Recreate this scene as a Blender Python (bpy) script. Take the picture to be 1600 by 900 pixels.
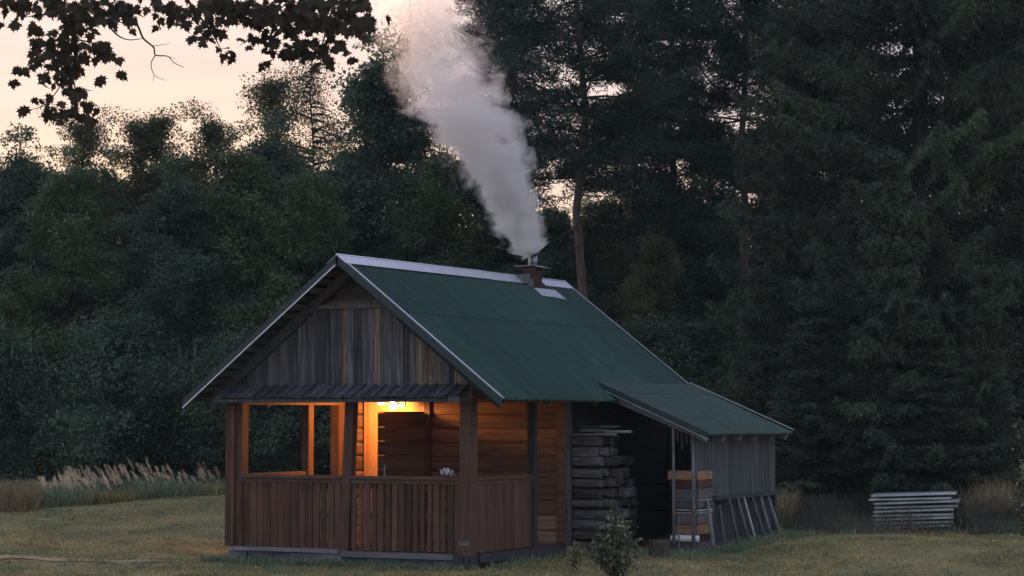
import bpy, math, random
import numpy as np
from mathutils import Vector, Matrix
R = math.radians
random.seed(7); rng = np.random.default_rng(7)
for o in list(bpy.data.objects): bpy.data.objects.remove(o)
S = bpy.context.scene
COL = S.collection

# ------------------------------------------------------------------ camera
CAM = np.array([14.509, -26.754, 1.822]); YAW, PITCH, F = .4793, .055, 3600.0
cd = bpy.data.cameras.new('camera'); cam = bpy.data.objects.new('camera', cd); COL.objects.link(cam)
cam.location = CAM; cam.rotation_euler = (math.pi/2 + PITCH, 0, YAW)
cd.sensor_width = 36; cd.lens = F/1600*36; cd.clip_end = 3000; cd.clip_start = .5
S.camera = cam
# ------------------------------------------------------------------ sky, sun, exposure
SUN_AZ = YAW + R(9.5)      # sun low behind the trees, left of the cabin
SUN_EL = R(3)
w = bpy.data.worlds.new('World'); S.world = w; w.use_nodes = True
nt = w.node_tree; nt.nodes.clear()
sky = nt.nodes.new('ShaderNodeTexSky'); sky.sky_type = 'NISHITA'; sky.sun_disc = False
sky.sun_elevation = SUN_EL; sky.sun_rotation = -SUN_AZ
sky.air_density = 1.0; sky.dust_density = 1.0; sky.ozone_density = 1.0
hs = nt.nodes.new('ShaderNodeHueSaturation'); hs.inputs['Saturation'].default_value = 1.7; hs.inputs['Hue'].default_value = .488; hs.inputs['Value'].default_value = .78
bg = nt.nodes.new('ShaderNodeBackground'); bg.inputs[1].default_value = .10
wo = nt.nodes.new('ShaderNodeOutputWorld')
# thin cloud veil, a slow soft noise over the sky
tc = nt.nodes.new('ShaderNodeTexCoord'); mp = nt.nodes.new('ShaderNodeMapping'); mp.inputs['Scale'].default_value = (3, 3, 40)
nz = nt.nodes.new('ShaderNodeTexNoise'); nz.inputs['Scale'].default_value = 1.6; nz.inputs['Detail'].default_value = 5
mr = nt.nodes.new('ShaderNodeMapRange'); mr.inputs[1].default_value = .35; mr.inputs[2].default_value = .7; mr.inputs[3].default_value = 1.03; mr.inputs[4].default_value = .9
ml = nt.nodes.new('ShaderNodeVectorMath'); ml.operation = 'SCALE'
L = nt.links.new
L(tc.outputs['Generated'], mp.inputs[0]); L(mp.outputs[0], nz.inputs['Vector']); L(nz.outputs[0], mr.inputs[0])
gm = nt.nodes.new('ShaderNodeGamma'); gm.inputs[1].default_value = .41
mixc = nt.nodes.new('ShaderNodeMix'); mixc.data_type = 'RGBA'; mixc.inputs[0].default_value = .52; mixc.inputs[7].default_value = (1.30, 1.36, 1.94, 1)   # after-glow veil
L(sky.outputs[0], gm.inputs[0]); L(gm.outputs[0], hs.inputs['Color']); L(hs.outputs[0], mixc.inputs[6]); L(mixc.outputs[2], ml.inputs[0]); L(mr.outputs[0], ml.inputs['Scale'])
L(ml.outputs[0], bg.inputs[0]); L(bg.outputs[0], wo.inputs[0])
sl = bpy.data.lights.new('sun', 'SUN'); sun = bpy.data.objects.new('sun', sl); COL.objects.link(sun)
sl.energy = 1.5; sl.angle = R(8); sl.color = (1, .58, .36)
sd = Vector((-math.sin(SUN_AZ)*math.cos(SUN_EL), math.cos(SUN_AZ)*math.cos(SUN_EL), math.sin(SUN_EL)))
sun.rotation_euler = sd.to_track_quat('Z', 'Y').to_euler()
S.view_settings.view_transform = 'Standard'; S.view_settings.look = 'None'
S.view_settings.gamma = 1; S.view_settings.exposure = 2.62
S.render.engine = 'CYCLES'
cy = S.cycles
cy.max_bounces = 6; cy.diffuse_bounces = 2; cy.glossy_bounces = 2; cy.transmission_bounces = 3; cy.volume_bounces = 14; cy.transparent_max_bounces = 6
cy.use_denoising = True; cy.volume_step_rate = 1.0; cy.caustics_reflective = False; cy.caustics_refractive = False

# ------------------------------------------------------------------ placing by bearing and distance
_c, _s = math.cos(YAW), math.sin(YAW)
RT = np.array([_c, _s, 0.]); FWH = np.array([-_s, _c, 0.])
FW = FWH*math.cos(PITCH) + np.array([0, 0, math.sin(PITCH)]); UP = -FWH*math.sin(PITCH) + np.array([0, 0, math.cos(PITCH)])
def at(px, py, D): return CAM + (FW + RT*(px-800)/F + UP*(450-py)/F)*D
def sm(a, b, x): t = np.clip((x-a)/(b-a), 0, 1); return t*t*(3-2*t)
def gz(x, y):
    x = np.asarray(x, float); y = np.asarray(y, float)
    z = -.22 + .2*sm(.5, 6.5, y)
    z = z + .2*sm(7, 16, y)
    z = z + .025*np.sin(x*.7+1.3)*np.sin(y*.9) + .012*np.sin(x*2.3+y*1.7) + .008*np.sin(x*5.1-y*4.3)
    return z
def spot(px, D, sink=0.0):
    p = at(px, 450, D); return (float(p[0]), float(p[1]), float(gz(p[0], p[1]))-sink)

# ------------------------------------------------------------------ materials
def mat(name, c1, c2=None, rough=.85, scale=6., stretch=(1, 1, 1), detail=6, bump=0., metallic=0., rv=.35, dist=.0, spec=.3, c3=None, trans=0., off=None):
    m = bpy.data.materials.new(name); m.use_nodes = True; t = m.node_tree; b = t.nodes['Principled BSDF']
    N = t.nodes.new; K = t.links.new
    b.inputs['Roughness'].default_value = rough; b.inputs['Metallic'].default_value = metallic
    b.inputs['Specular IOR Level'].default_value = spec
    c2 = c2 or tuple(v*.6 for v in c1)
    tc = N('ShaderNodeTexCoord'); mp = N('ShaderNodeMapping'); mp.inputs['Scale'].default_value = stretch
    at_ = N('ShaderNodeAttribute'); at_.attribute_name = 'rnd'
    ad = N('ShaderNodeVectorMath'); ad.operation = 'ADD'
    sc_ = N('ShaderNodeVectorMath'); sc_.operation = 'SCALE'; sc_.inputs['Scale'].default_value = (0. if trans else 37.) if off is None else off
    K(at_.outputs['Vector'], sc_.inputs[0]); K(tc.outputs['Object'], ad.inputs[0]); K(sc_.outputs[0], ad.inputs[1])
    K(ad.outputs[0], mp.inputs[0])
    nz = N('ShaderNodeTexNoise'); nz.inputs['Scale'].default_value = scale; nz.inputs['Detail'].default_value = detail; nz.inputs['Roughness'].default_value = .62
    nz.inputs['Distortion'].default_value = dist
    K(mp.outputs[0], nz.inputs['Vector'])
    cr = N('ShaderNodeValToRGB'); e = cr.color_ramp.elements
    e[0].position = .33; e[0].color = (*c2, 1); e[1].position = .67; e[1].color = (*c1, 1)
    if c3: q = e.new(.82); q.color = (*c3, 1)
    K(nz.outputs[0], cr.inputs[0])
    mr = N('ShaderNodeMapRange'); mr.inputs[3].default_value = 1-rv; mr.inputs[4].default_value = 1+rv
    K(at_.outputs['Fac'], mr.inputs[0])
    vm = N('ShaderNodeVectorMath'); vm.operation = 'SCALE'; K(cr.outputs[0], vm.inputs[0]); K(mr.outputs[0], vm.inputs['Scale'])
    K(vm.outputs[0], b.inputs['Base Color'])
    if bump:
        bp = N('ShaderNodeBump'); bp.inputs['Strength'].default_value = bump; bp.inputs['Distance'].default_value = .02
        K(nz.outputs[0], bp.inputs['Height']); K(bp.outputs[0], b.inputs['Normal'])
    if trans:
        tr = N('ShaderNodeBsdfTranslucent'); K(vm.outputs[0], tr.inputs[0]); mx = N('ShaderNodeMixShader'); mx.inputs[0].default_value = trans
        K(b.outputs[0], mx.inputs[1]); K(tr.outputs[0], mx.inputs[2]); K(mx.outputs[0], t.nodes['Material Output'].inputs[0])
    return m
M = {}
M['stain'] = mat('brown_stained_wood', (.13, .068, .045), (.06, .032, .022), .75, 5, (3, 3, .35), bump=.3, rv=.3)
M['stain_h'] = mat('brown_stained_rail', (.13, .075, .05), (.07, .04, .028), .75, 5, (.4, .4, 3), bump=.3, rv=.25)
M['grey_v'] = mat('weathered_board', (.13, .12, .122), (.03, .031, .036), .9, 7, (5, 5, .3), bump=.5, rv=.55, c3=(.26, .21, .17))
M['tan_v'] = mat('tan_weathered_board', (.27, .21, .16), (.10, .075, .06), .9, 7, (5, 5, .3), bump=.5, rv=.3)
M['grey_dk'] = mat('dark_weathered_board', (.09, .092, .1), (.03, .032, .037), .9, 7, (5, 5, .4), bump=.5, rv=.4)
M['shed'] = mat('shed_board', (.115, .125, .13), (.04, .046, .05), .9, 6, (5, 5, .22), bump=.5, rv=.22)
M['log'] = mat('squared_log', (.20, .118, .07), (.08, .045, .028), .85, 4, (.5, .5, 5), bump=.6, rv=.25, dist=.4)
M['sidelog'] = mat('shade_dark_log', (.05, .042, .038), (.025, .022, .02), .9, 4, (5, .5, 5), bump=.6, rv=.3)  # side logs coloured near black for the deep shade under the lean-to
M['logpale'] = mat('pale_log', (.33, .24, .17), (.2, .13, .09), .85, 4, (.5, .5, 5), bump=.6, rv=.2)
M['trim'] = mat('door_trim', (.34, .19, .10), (.24, .13, .07), .8, 5, (3, 3, .4), bump=.3, rv=.12)
M['lathe'] = mat('roof_sheathing', (.14, .115, .10), (.06, .05, .045), .9, 5, (3, .4, 3), bump=.3, rv=.4)
M['roof'] = mat('green_corrugated', (.032, .078, .062), (.017, .048, .040), .62, 3.2, (.5, 5, .5), rv=.14, spec=.25, bump=0)
M['leanroof'] = mat('green_worn_corrugated', (.06, .095, .078), (.035, .062, .055), .75, 5, (1, 1, 1), rv=.15, spec=.3)
M['greenflash'] = mat('green_flashing', (.014, .036, .036), (.011, .03, .03), .45, 3, rv=.1, spec=.5)
M['galv'] = mat('galvanised_metal', (.78, .78, .88), (.62, .62, .72), .42, 9, metallic=.85, rv=.1)
M['galv2'] = mat('dull_galvanised', (.5, .53, .54), (.22, .25, .26), .45, 5, (.6, .6, 4), metallic=.7, rv=.35)
M['rust'] = mat('brown_metal', (.09, .035, .022), (.045, .02, .015), .6, 8, rv=.15)
M['stone'] = mat('plinth_stone', (.2, .2, .2), (.08, .085, .09), .95, 5, bump=.8, rv=.3)
M['sill'] = mat('grey_sill', (.25, .25, .26), (.12, .12, .13), .9, 5, (.4, 3, 3), bump=.4, rv=.2)
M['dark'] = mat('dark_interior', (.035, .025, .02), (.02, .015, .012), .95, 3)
M['bark'] = mat('grey_bark', (.085, .075, .068), (.035, .032, .03), .95, 5, (4, 4, .7), bump=.6)
M['pinebark'] = mat('pine_bark', (.12, .08, .062), (.045, .034, .03), .95, 5, (4, 4, .7), bump=.6)
M['leafA'] = mat('leaf_mid', (.14, .185, .085), (.055, .088, .042), .6, .9, rv=.55, trans=.3)
M['leafB'] = mat('leaf_olive', (.165, .17, .085), (.066, .078, .04), .6, .9, rv=.55, trans=.3)
M['leafC'] = mat('leaf_blue', (.10, .155, .09), (.042, .075, .046), .6, .9, rv=.55, trans=.3)
M['birch'] = mat('birch_leaf', (.11, .12, .05), (.06, .08, .04), .6, .5, rv=.5, trans=.35)
M['pine'] = mat('pine_needle', (.035, .06, .04), (.02, .038, .028), .6, .6, rv=.5, trans=.12)
M['spruce'] = mat('spruce_needle', (.085, .11, .06), (.028, .042, .028), .65, .7, rv=.5, trans=.08, c3=(.085, .065, .045))
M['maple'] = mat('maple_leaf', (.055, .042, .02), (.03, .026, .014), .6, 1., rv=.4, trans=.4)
M['bush'] = mat('bush_leaf', (.2, .2, .12), (.09, .1, .06), .6, 3., rv=.6, trans=.2, c3=(.22, .2, .13))
M['grass'] = mat('mown_grass', (.46, .37, .165), (.15, .15, .06), .85, .9, rv=.5, trans=.2, c3=(.36, .29, .15))
M['tall'] = mat('tall_grass_blade', (.26, .31, .19), (.13, .18, .11), .8, 1., rv=.5, trans=.3)
M['plume'] = mat('feather_plume', (.88, .72, .5), (.6, .47, .33), .9, 1., rv=.4, trans=.4)
M['dry'] = mat('dry_weed', (.15, .13, .10), (.06, .058, .045), .9, 1., rv=.5, trans=.2)
M['weed'] = mat('green_weed', (.13, .16, .10), (.06, .085, .05), .9, 1., rv=.5, trans=.2)
M['straw'] = mat('straw', (.36, .28, .16), (.19, .155, .09), .9, 4., rv=.5, trans=.2)
M['white'] = mat('white_plastic', (.75, .77, .8), (.6, .62, .66), .4, 3, rv=.05)
M['cloth'] = mat('white_cloth', (.62, .62, .64), (.4, .4, .43), .9, 20, rv=.1)
M['fire1'] = mat('cut_log_face', (.13, .11, .105), (.04, .036, .038), .9, 9, (.5, 3, 3), bump=.6, rv=.5)
M['fire3'] = mat('paler_cut_log', (.2, .19, .2), (.05, .045, .048), .9, 9, (.5, 3, 3), bump=.6, rv=.5)
M['fire2'] = mat('pale_slab', (.28, .24, .22), (.1, .09, .09), .9, 7, (.5, 3, 3), bump=.6, rv=.3)
M['tanboard'] = mat('tan_board', (.36, .2, .11), (.2, .11, .07), .85, 5, (.4, 3, 3), bump=.3, rv=.2)
M['mauve'] = mat('grey_board', (.17, .14, .15), (.1, .085, .095), .85, 5, (.4, 3, 3), bump=.3, rv=.3)
M['pole'] = mat('grey_pole', (.19, .2, .2), (.08, .09, .09), .9, 9, (3, 3, .5), bump=.4, rv=.35)
M['palepole'] = mat('pale_pole', (.5, .5, .48), (.3, .3, .29), .9, 9, (3, 3, .5), bump=.4, rv=.1)

# ------------------------------------------------------------------ mesh building
class MB:
    def __init__(s): s.v = []; s.f = []; s.r = []
    def add(s, verts, faces, rnd=None):
        k = len(s.v); r = random.random() if rnd is None else rnd
        s.v += [tuple(map(float, p)) for p in verts]; s.f += [tuple(k+i for i in f) for f in faces]; s.r += [r]*len(verts)
    def box(s, x0, x1, y0, y1, z0, z1, j=0., rnd=None, skew=0.):
        q = lambda: random.uniform(-j, j)
        v = [(x+q(), y+q(), z+q()) for z in (z0, z1) for y in (y0, y1) for x in (x0, x1)]
        s.add(v, [(0, 2, 3, 1), (4, 5, 7, 6), (0, 1, 5, 4), (2, 6, 7, 3), (0, 4, 6, 2), (1, 3, 7, 5)], rnd)
    def beam(s, p, q, wd, th, up=(0, 0, 1), rnd=None, bev=.0):
        p, q = Vector(p), Vector(q); d = (q-p).normalized(); u = Vector(up); a = d.cross(u).normalized(); u = a.cross(d).normalized()
        v = [e + a*wd/2*i + u*th/2*k for e in (p, q) for i, k in ((-1, -1), (1, -1), (1, 1), (-1, 1))]
        s.add(v, [(0, 1, 2, 3), (7, 6, 5, 4), (0, 4, 5, 1), (1, 5, 6, 2), (2, 6, 7, 3), (3, 7, 4, 0)], rnd)
    def tube(s, pts, rad, n=6, rnd=None, cap=True):
        pts = [Vector(p) for p in pts]; m = len(pts); vs = []; ref = None
        for i, p in enumerate(pts):
            d = (pts[min(i+1, m-1)]-pts[max(i-1, 0)]).normalized()
            if ref is None: ref = Vector((1, 0, 0)) if abs(d.x) < .8 else Vector((0, 1, 0))
            a = d.cross(ref).normalized(); b = d.cross(a); ref = -b if False else ref
            r = rad[i] if hasattr(rad, '__len__') else rad
            for k in range(n):
                t = 2*math.pi*k/n; vs.append(p + a*math.cos(t)*r + b*math.sin(t)*r)
        fs = [(i*n+k, i*n+(k+1) % n, (i+1)*n+(k+1) % n, (i+1)*n+k) for i in range(m-1) for k in range(n)]
        if cap: fs += [tuple(range(n-1, -1, -1)), tuple((m-1)*n+k for k in range(n))]
        s.add(vs, fs, rnd)
    def poly(s, pts, off, rnd=None):   # prism: polygon extruded by vector off
        n = len(pts); off = Vector(off); v = [Vector(p) for p in pts] + [Vector(p)+off for p in pts]
        s.add(v, [tuple(range(n-1, -1, -1)), tuple(range(n, 2*n))] + [(i, (i+1) % n, n+(i+1) % n, n+i) for i in range(n)], rnd)
    def build(s, name, m, parent=None, smooth=False, loc=None):
        me = bpy.data.meshes.new(name)
        v = s.v if loc is None else [(a-loc[0], b-loc[1], c-loc[2]) for a, b, c in s.v]
        me.from_pydata(v, [], s.f); at_ = me.attributes.new('rnd', 'FLOAT', 'POINT'); at_.data.foreach_set('value', s.r)
        me.materials.append(m)
        if smooth: me.polygons.foreach_set('use_smooth', [True]*len(me.polygons))
        return link(name, me, parent, loc)
def link(name, me, parent=None, loc=None):
    o = bpy.data.objects.new(name, me); COL.objects.link(o)
    if loc is not None: o.location = loc
    if parent is not None:
        o.parent = parent
        if parent.location.length and parent.parent is None: o.matrix_parent_inverse = Matrix.Translation(parent.location).inverted()
        elif parent.parent is not None: o.matrix_parent_inverse = Matrix.Translation(parent.parent.location).inverted() @ Matrix.Identity(4) if False else Matrix.Identity(4)
    return o
def tag(o, label=None, cat=None, group=None, kind=None):
    for k, v in (('label', label), ('category', cat), ('group', group), ('kind', kind)):
        if v: o[k] = v
    return o
def thing(name, loc, label, cat, group=None):
    o = bpy.data.objects.new(name, None); COL.objects.link(o); o.location = loc; o.empty_display_size = .2
    return tag(o, label, cat, group)
def solo(name, mb, m, loc, label, cat, group=None, smooth=False):
    return tag(mb.build(name, m, None, smooth, loc), label, cat, group)
def qmesh(name, V, rnd, m, n=4):
    """V: (N,n,3) array, one n-gon per leaf or blade"""
    N = len(V); me = bpy.data.meshes.new(name)
    me.vertices.add(N*n); me.vertices.foreach_set('co', np.ascontiguousarray(V, dtype=np.float32).ravel())
    me.loops.add(N*n); me.loops.foreach_set('vertex_index', np.arange(N*n, dtype=np.int32))
    me.polygons.add(N); me.polygons.foreach_set('loop_start', np.arange(0, N*n, n, dtype=np.int32)); me.polygons.foreach_set('loop_total', np.full(N, n, dtype=np.int32))
    a = me.attributes.new('rnd', 'FLOAT', 'POINT'); a.data.foreach_set('value', np.repeat(rnd, n).astype(np.float32))
    me.update(calc_edges=True); me.materials.append(m)
    return me
def unit(v): return v/np.maximum(np.linalg.norm(v, axis=-1, keepdims=True), 1e-9)
def leaves(P, D, size, wid, g, up=.5):
    """rhombic leaves at P pointing along D"""
    N = len(P); D = unit(D); n = unit(g.normal(size=(N, 3)) + np.array([0, 0, up*3]))
    a = unit(np.cross(D, n)); s = (size*g.uniform(.65, 1.3, N))[:, None]; wv = a*s*wid/2
    mid = P + D*s*.45 + np.cross(a, D)*s*.06
    return np.stack([P, mid+wv, P+D*s, mid-wv], 1)
def blades(P, D, size, wid, g):
    N = len(P); D = unit(D); a = unit(np.cross(D, g.normal(size=(N, 3)))); s = (size*g.uniform(.6, 1.3, N))[:, None]; h = a*wid/2
    return np.stack([P-h, P+h, P+D*s+h*.3, P+D*s-h*.3], 1)

# ------------------------------------------------------------------ the ground
def terrain():
    xs = np.concatenate([np.linspace(-900, -60, 10), np.linspace(-50, 30, 170), np.linspace(40, 900, 10)])
    ys = np.concatenate([np.linspace(-200, -40, 5), np.linspace(-32, 60, 170), np.linspace(75, 1500, 12)])
    X, Y = np.meshgrid(xs, ys); Z = gz(X, Y)
    v = np.stack([X, Y, Z], -1).reshape(-1, 3); nx = len(xs); ny = len(ys)
    i = np.arange(nx-1)[None, :] + np.arange(ny-1)[:, None]*nx
    f = np.stack([i, i+1, i+1+nx, i+nx], -1).reshape(-1, 4)
    me = bpy.data.meshes.new('ground'); me.from_pydata(v.tolist(), [], f.tolist()); me.polygons.foreach_set('use_smooth', [True]*len(me.polygons))
    m = bpy.data.materials.new('meadow'); m.use_nodes = True; t = m.node_tree; b = t.nodes['Principled BSDF']; N = t.nodes.new; K = t.links.new
    b.inputs['Roughness'].default_value = .95; b.inputs['Specular IOR Level'].default_value = .1
    tc = N('ShaderNodeTexCoord')
    def noise(sc, det, st=(1, 1, 1)):
        mp = N('ShaderNodeMapping'); mp.inputs['Scale'].default_value = st; K(tc.outputs['Object'], mp.inputs[0])
        n = N('ShaderNodeTexNoise'); n.inputs['Scale'].default_value = sc; n.inputs['Detail'].default_value = det; n.inputs['Roughness'].default_value = .65; K(mp.outputs[0], n.inputs[0]); return n
    a = noise(.45, 6); c = noise(9, 8); d = noise(1.7, 4)
    r1 = N('ShaderNodeValToRGB'); e = r1.color_ramp.elements; e[0].position = .4; e[0].color = (.11, .12, .06, 1); e[1].position = .62; e[1].color = (.3, .245, .12, 1)
    ad = N('ShaderNodeMath'); ad.operation = 'MULTIPLY_ADD'; ad.inputs[1].default_value = .55; K(c.outputs[0], ad.inputs[0])
    m2 = N('ShaderNodeMath'); m2.operation = 'MULTIPLY'; m2.inputs[1].default_value = .45; K(a.outputs[0], m2.inputs[0]); K(m2.outputs[0], ad.inputs[2]); K(ad.outputs[0], r1.inputs[0])
    r2 = N('ShaderNodeValToRGB'); e = r2.color_ramp.elements; e[0].position = .56; e[0].color = (0, 0, 0, 1); e[1].position = .7; e[1].color = (1, 1, 1, 1); K(d.outputs[0], r2.inputs[0])
    mx = N('ShaderNodeMix'); mx.data_type = 'RGBA'; mx.inputs[7].default_value = (.3, .23, .13, 1); K(r2.outputs[0], mx.inputs[0]); K(r1.outputs[0], mx.inputs[6]); K(mx.outputs[2], b.inputs['Base Color'])
    bp = N('ShaderNodeBump'); bp.inputs['Strength'].default_value = .7; bp.inputs['Distance'].default_value = .06; K(c.outputs[0], bp.inputs['Height']); K(bp.outputs[0], b.inputs['Normal'])
    me.materials.append(m); return tag(link('ground', me), kind='structure')
terrain()
# worn track that comes up to the porch from the left
def track():
    mb = MB(); g = random.Random(3); xs = [-3.95-i*.25 for i in range(90)]; pts = []
    for i, x in enumerate(xs):
        yc = -.8 + .1*math.sin(x*.8) + .03*(x+4)*-1*.3; wd = (.34 if i < 18 else .34-.2*min(1, (i-18)/25)) + g.uniform(-.09, .09)
        wd *= min(1, .35+i*.12)
        for y in (yc-wd, yc-wd*.3, yc+wd*.3, yc+wd): pts.append((x, y+g.uniform(-.05, .05), float(gz(x, y))+.010))
    mb.add(pts, [(i*4+k, i*4+k+1, i*4+k+5, i*4+k+4) for i in range(len(xs)-1) for k in range(3)], .5)
    m = mat('sandy_track', (.38, .3, .19), (.2, .18, .1), .95, 3.5, (.5, 1.5, 1), bump=.5)
    tag(mb.build('path', m, smooth=True), kind='structure')
track()

# ------------------------------------------------------------------ the cabin
XR, HZ, HE, HS, Y0, Y1 = -1.9, 3.935, 2.024, 2.479, -.30, 6.70     # ridge x and z, eave z, half span, roof front and back
K1 = .8845; LY, LX, LZ = 3.294, 1.997, 1.547                         # where the lean-to roof leaves the slope
CX0, CX1, YW, YB = -3.8, 0., 2.83, 6.45                              # cabin body
cabin = thing('cabin', (XR, YW, 0), 'small wooden cabin with green corrugated roof, lit porch and smoking chimney', 'cabin')
slope = Vector((HS, 0, HE-HZ)); sn = Vector((HZ-HE, 0, HS)).normalized()
def corrugated(name, p0, p1, y0, y1, m, parent, split=None, per=.095, amp=.02, th=.012, sag=0.):
    """sheet from upper line p0 to lower line p1 (x,z), corrugations run down the slope"""
    p0, p1 = np.array(p0), np.array(p1); n = int((y1-y0)/per*8); ys = np.linspace(y0, y1, n+1)
    d = p1-p0; nn = np.array([-d[1], d[0]])/np.linalg.norm(d); nn = nn if nn[1] > 0 else -nn
    mb = MB(); ts = np.linspace(0, 1, 9).tolist()
    segs = [(0, split, .010), (split-.02, 1, 0.)] if split else [(0, 1, 0.)]
    for a, b_, lift in segs:
        T = np.linspace(a, b_, 7)
        for side in (0, 1):
            V = []
            for t in T:
                base = p0+d*t; s_ = sag*math.sin(math.pi*t)
                for y in ys:
                    h = amp*math.sin(2*math.pi*y/per) + lift - side*th - s_ + .003*math.sin(y*2.1+t*5)
                    V.append((base[0]+nn[0]*h, y, base[1]+nn[1]*h))
            k = n+1; Fc = [(i*k+j, i*k+j+1, (i+1)*k+j+1, (i+1)*k+j) for i in range(len(T)-1) for j in range(n)]
            if side: Fc = [f[::-1] for f in Fc]
            else: top = V
            mb.add(V, Fc, .5); hb = [((int((y-y0)/.93)*37+int(a*10)*11) % 17)/17 for _ in T for y in ys]; mb.r[-len(V):] = hb
        E = [top[-k+j] for j in range(k)] + [V[-k+j] for j in range(k)]
        mb.add(E, [(j, k+j, k+j+1, j+1) for j in range(k-1)], .3)
    return mb.build(name, m, parent, smooth=False)
roof = corrugated('roof', (XR, HZ), (XR+HS, HE), Y0, Y1, M['roof'], cabin, split=.40)
roof2 = corrugated('roof', (XR, HZ), (XR-HS, HE), Y0, Y1, M['roof'], cabin, split=.40)
# sheathing laths and rafters under the roof
mb = MB()
for sgn in (1, -1):
    n = 17
    for i in range(n):
        t0 = (i+.1)/n; t1 = (i+.62)/n
        a = Vector((XR+sgn*HS*t0, 0, HZ+(HE-HZ)*t0)); b_ = Vector((XR+sgn*HS*t1, 0, HZ+(HE-HZ)*t1)); c = (a+b_)/2; nn = Vector((sgn*sn.x, 0, sn.z))
        ln = (b_-a).length
        mb.beam(Vector((c.x, Y0+.03, c.z))-nn*.05, Vector((c.x, Y1-.05, c.z))-nn*.05, ln, .022, up=nn)
mb.build('sheathing', M['lathe'], cabin)
for yy in (.06, 1.5, 3., 4.5, 6.3):
    mb = MB()
    for sgn in (1, -1):
        nn = Vector((sgn*sn.x, 0, sn.z))
        mb.beam(Vector((XR, yy, HZ))-nn*.125, Vector((XR+sgn*HS*.97, yy, HZ+(HE-HZ)*.97))-nn*.125, .06, .12, up=nn)
    mb.build('rafter', M['lathe'], cabin)
# rake flashings
def rake(y, sgn, back=False):
    nn = Vector((sgn*sn.x, 0, sn.z)); p = Vector((XR, y, HZ)); q = Vector((XR+sgn*HS*1.005, y, HZ+(HE-HZ)*1.005))
    mb = MB(); yy = -.012 if not back else .012
    e = Vector((0, yy, 0)); dn = Vector((0, 0, -.115)); up_ = nn*.03
    mb.poly([p+up_, q+up_, q+up_+dn, p+up_+dn], (0, yy, 0), .5)
    rb = mb.build('rake_board', M['greenflash'], cabin)
    mb = MB()
    if sgn > 0:
        off = Vector((0, .045 if not back else -.03, 0)); w_ = .04 if not back else .03
        mb.beam(p+nn*.034+off+slope*.03, q+nn*.034+off, w_, .008, up=nn)
        mb.build('edge_strip', M['galv'], rb)
    elif not back:
        mb.beam(p+dn+up_+Vector((0, -.016, -.002)), q+dn+up_+Vector((0, -.016, -.002)), .02, .016)
        mb.build('drip_edge', M['galv'], rb)  # pale metal stands in for light caught along the fascia's bottom lip
rake(Y0, 1); rake(Y0, -1); rake(Y1, 1, True); rake(Y1, -1, True)
# ridge cap in three lengths, chimney in the gap
def cap(y0, y1, lift=0.):
    mb = MB()
    for sgn in (1, -1):
        nn = Vector((sgn*sn.x, 0, sn.z)); sl_ = Vector((sgn*HS, 0, HE-HZ)).normalized()
        a = Vector((XR, 0, HZ+.03+lift)) + nn*.012
        mb.poly([a+Vector((0, y0, 0)), a+Vector((0, y1, 0)), a+sl_*.19+Vector((0, y1, 0)), a+sl_*.19+Vector((0, y0, 0))], nn*-.004, .5)
    mb.tube([(XR, y0, HZ+.045+lift), (XR, y1, HZ+.045+lift)], .014, 8)
    mb.build('ridge_cap', M['galv'], cabin)
cap(Y0-.02, 3.9, .005); cap(3.87, 4.95); cap(5.68, Y1+.01)
mb = MB(); mb.box(-1.97, -1.72, 4.93, 5.06, 3.86, 3.99, .01); mb.box(-1.95, -1.7, 5.0, 5.2, 3.82, 3.93, .01); mb.build('mortar_patch', M['stone'], cabin)
ch = MB(); ch.box(-1.93, -1.70, 5.22, 5.46, 3.6, 4.125, .002); ch = ch.build('chimney', M['rust'], cabin)
mb = MB(); mb.beam((-2.05, 5.34, 4.145), (-1.72, 5.34, 4.150), .34, .010); mb.beam((-1.72, 5.34, 4.150), (-1.56, 5.34, 4.11), .30, .010)
mb.build('chimney_plate', M['galv2'], ch)
mb = MB(); mb.tube([(-1.86, 5.34, 4.14), (-1.86, 5.34, 4.34)], .025, 12); mb.build('flue', mat('pale_flue', (.75, .72, .62), None, .4, metallic=.1, rv=.05), ch, True)
mb = MB(); mb.tube([(-1.80, 5.40, 4.14), (-1.80, 5.40, 4.34)], .045, 12); mb.build('flue', M['galv2'], ch, True)
mb = MB(); mb.tube([(-1.82, 5.37, 4.335), (-1.82, 5.37, 4.345), (-1.82, 5.37, 4.385), (-1.82, 5.37, 4.40)], [.11, .115, .05, .004], 16); mb.build('rain_cap', M['galv2'], ch)
mb = MB()
for a, b_ in ((5.10, 5.42), (5.40, 5.86)):
    p = Vector((XR, a, HZ))+slope*.085+sn*.028; q = Vector((XR, b_, HZ))+slope*.085+sn*.028; r_ = slope.normalized()*.26
    mb.poly([p, q, q+r_*(.85 if a < 5.2 else 1), p+r_*.8], sn*-.004)
mb.build('flashing', M['galv'], ch)
# porch posts
def post(x0, x1, y0, y1, z0, z1, m=M['stain'], name='post', j=.004):
    mb = MB(); mb.box(x0, x1, y0, y1, z0, z1, j); return mb.build(name, m, cabin)
post(-.17, 0, 0, .17, -.02, 2.02); mb = MB(); mb.box(-3.8, -3.63, 0, .17, -.02, 2.0, .003); mb.build('post', M['stain'], cabin)
mb = MB(); mb.box(-3.885, -3.80, -.03, .1, -.0, 1.97, .004); mb.box(-3.80, -3.74, -.034, -.003, 0, 1.97, .003); mb.build('corner_board', M['stain'], cabin)
mb = MB(); mb.add([(-2.03+dx, y, z) if z < 1 else (-1.95+dx, y, z) for z in (-.02, 2.0) for y in (0, .13) for dx in (0, .13)],
    [(0, 2, 3, 1), (4, 5, 7, 6), (0, 1, 5, 4), (2, 6, 7, 3), (0, 4, 6, 2), (1, 3, 7, 5)], .4); mb.build('post', M['stain'], cabin)
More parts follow.
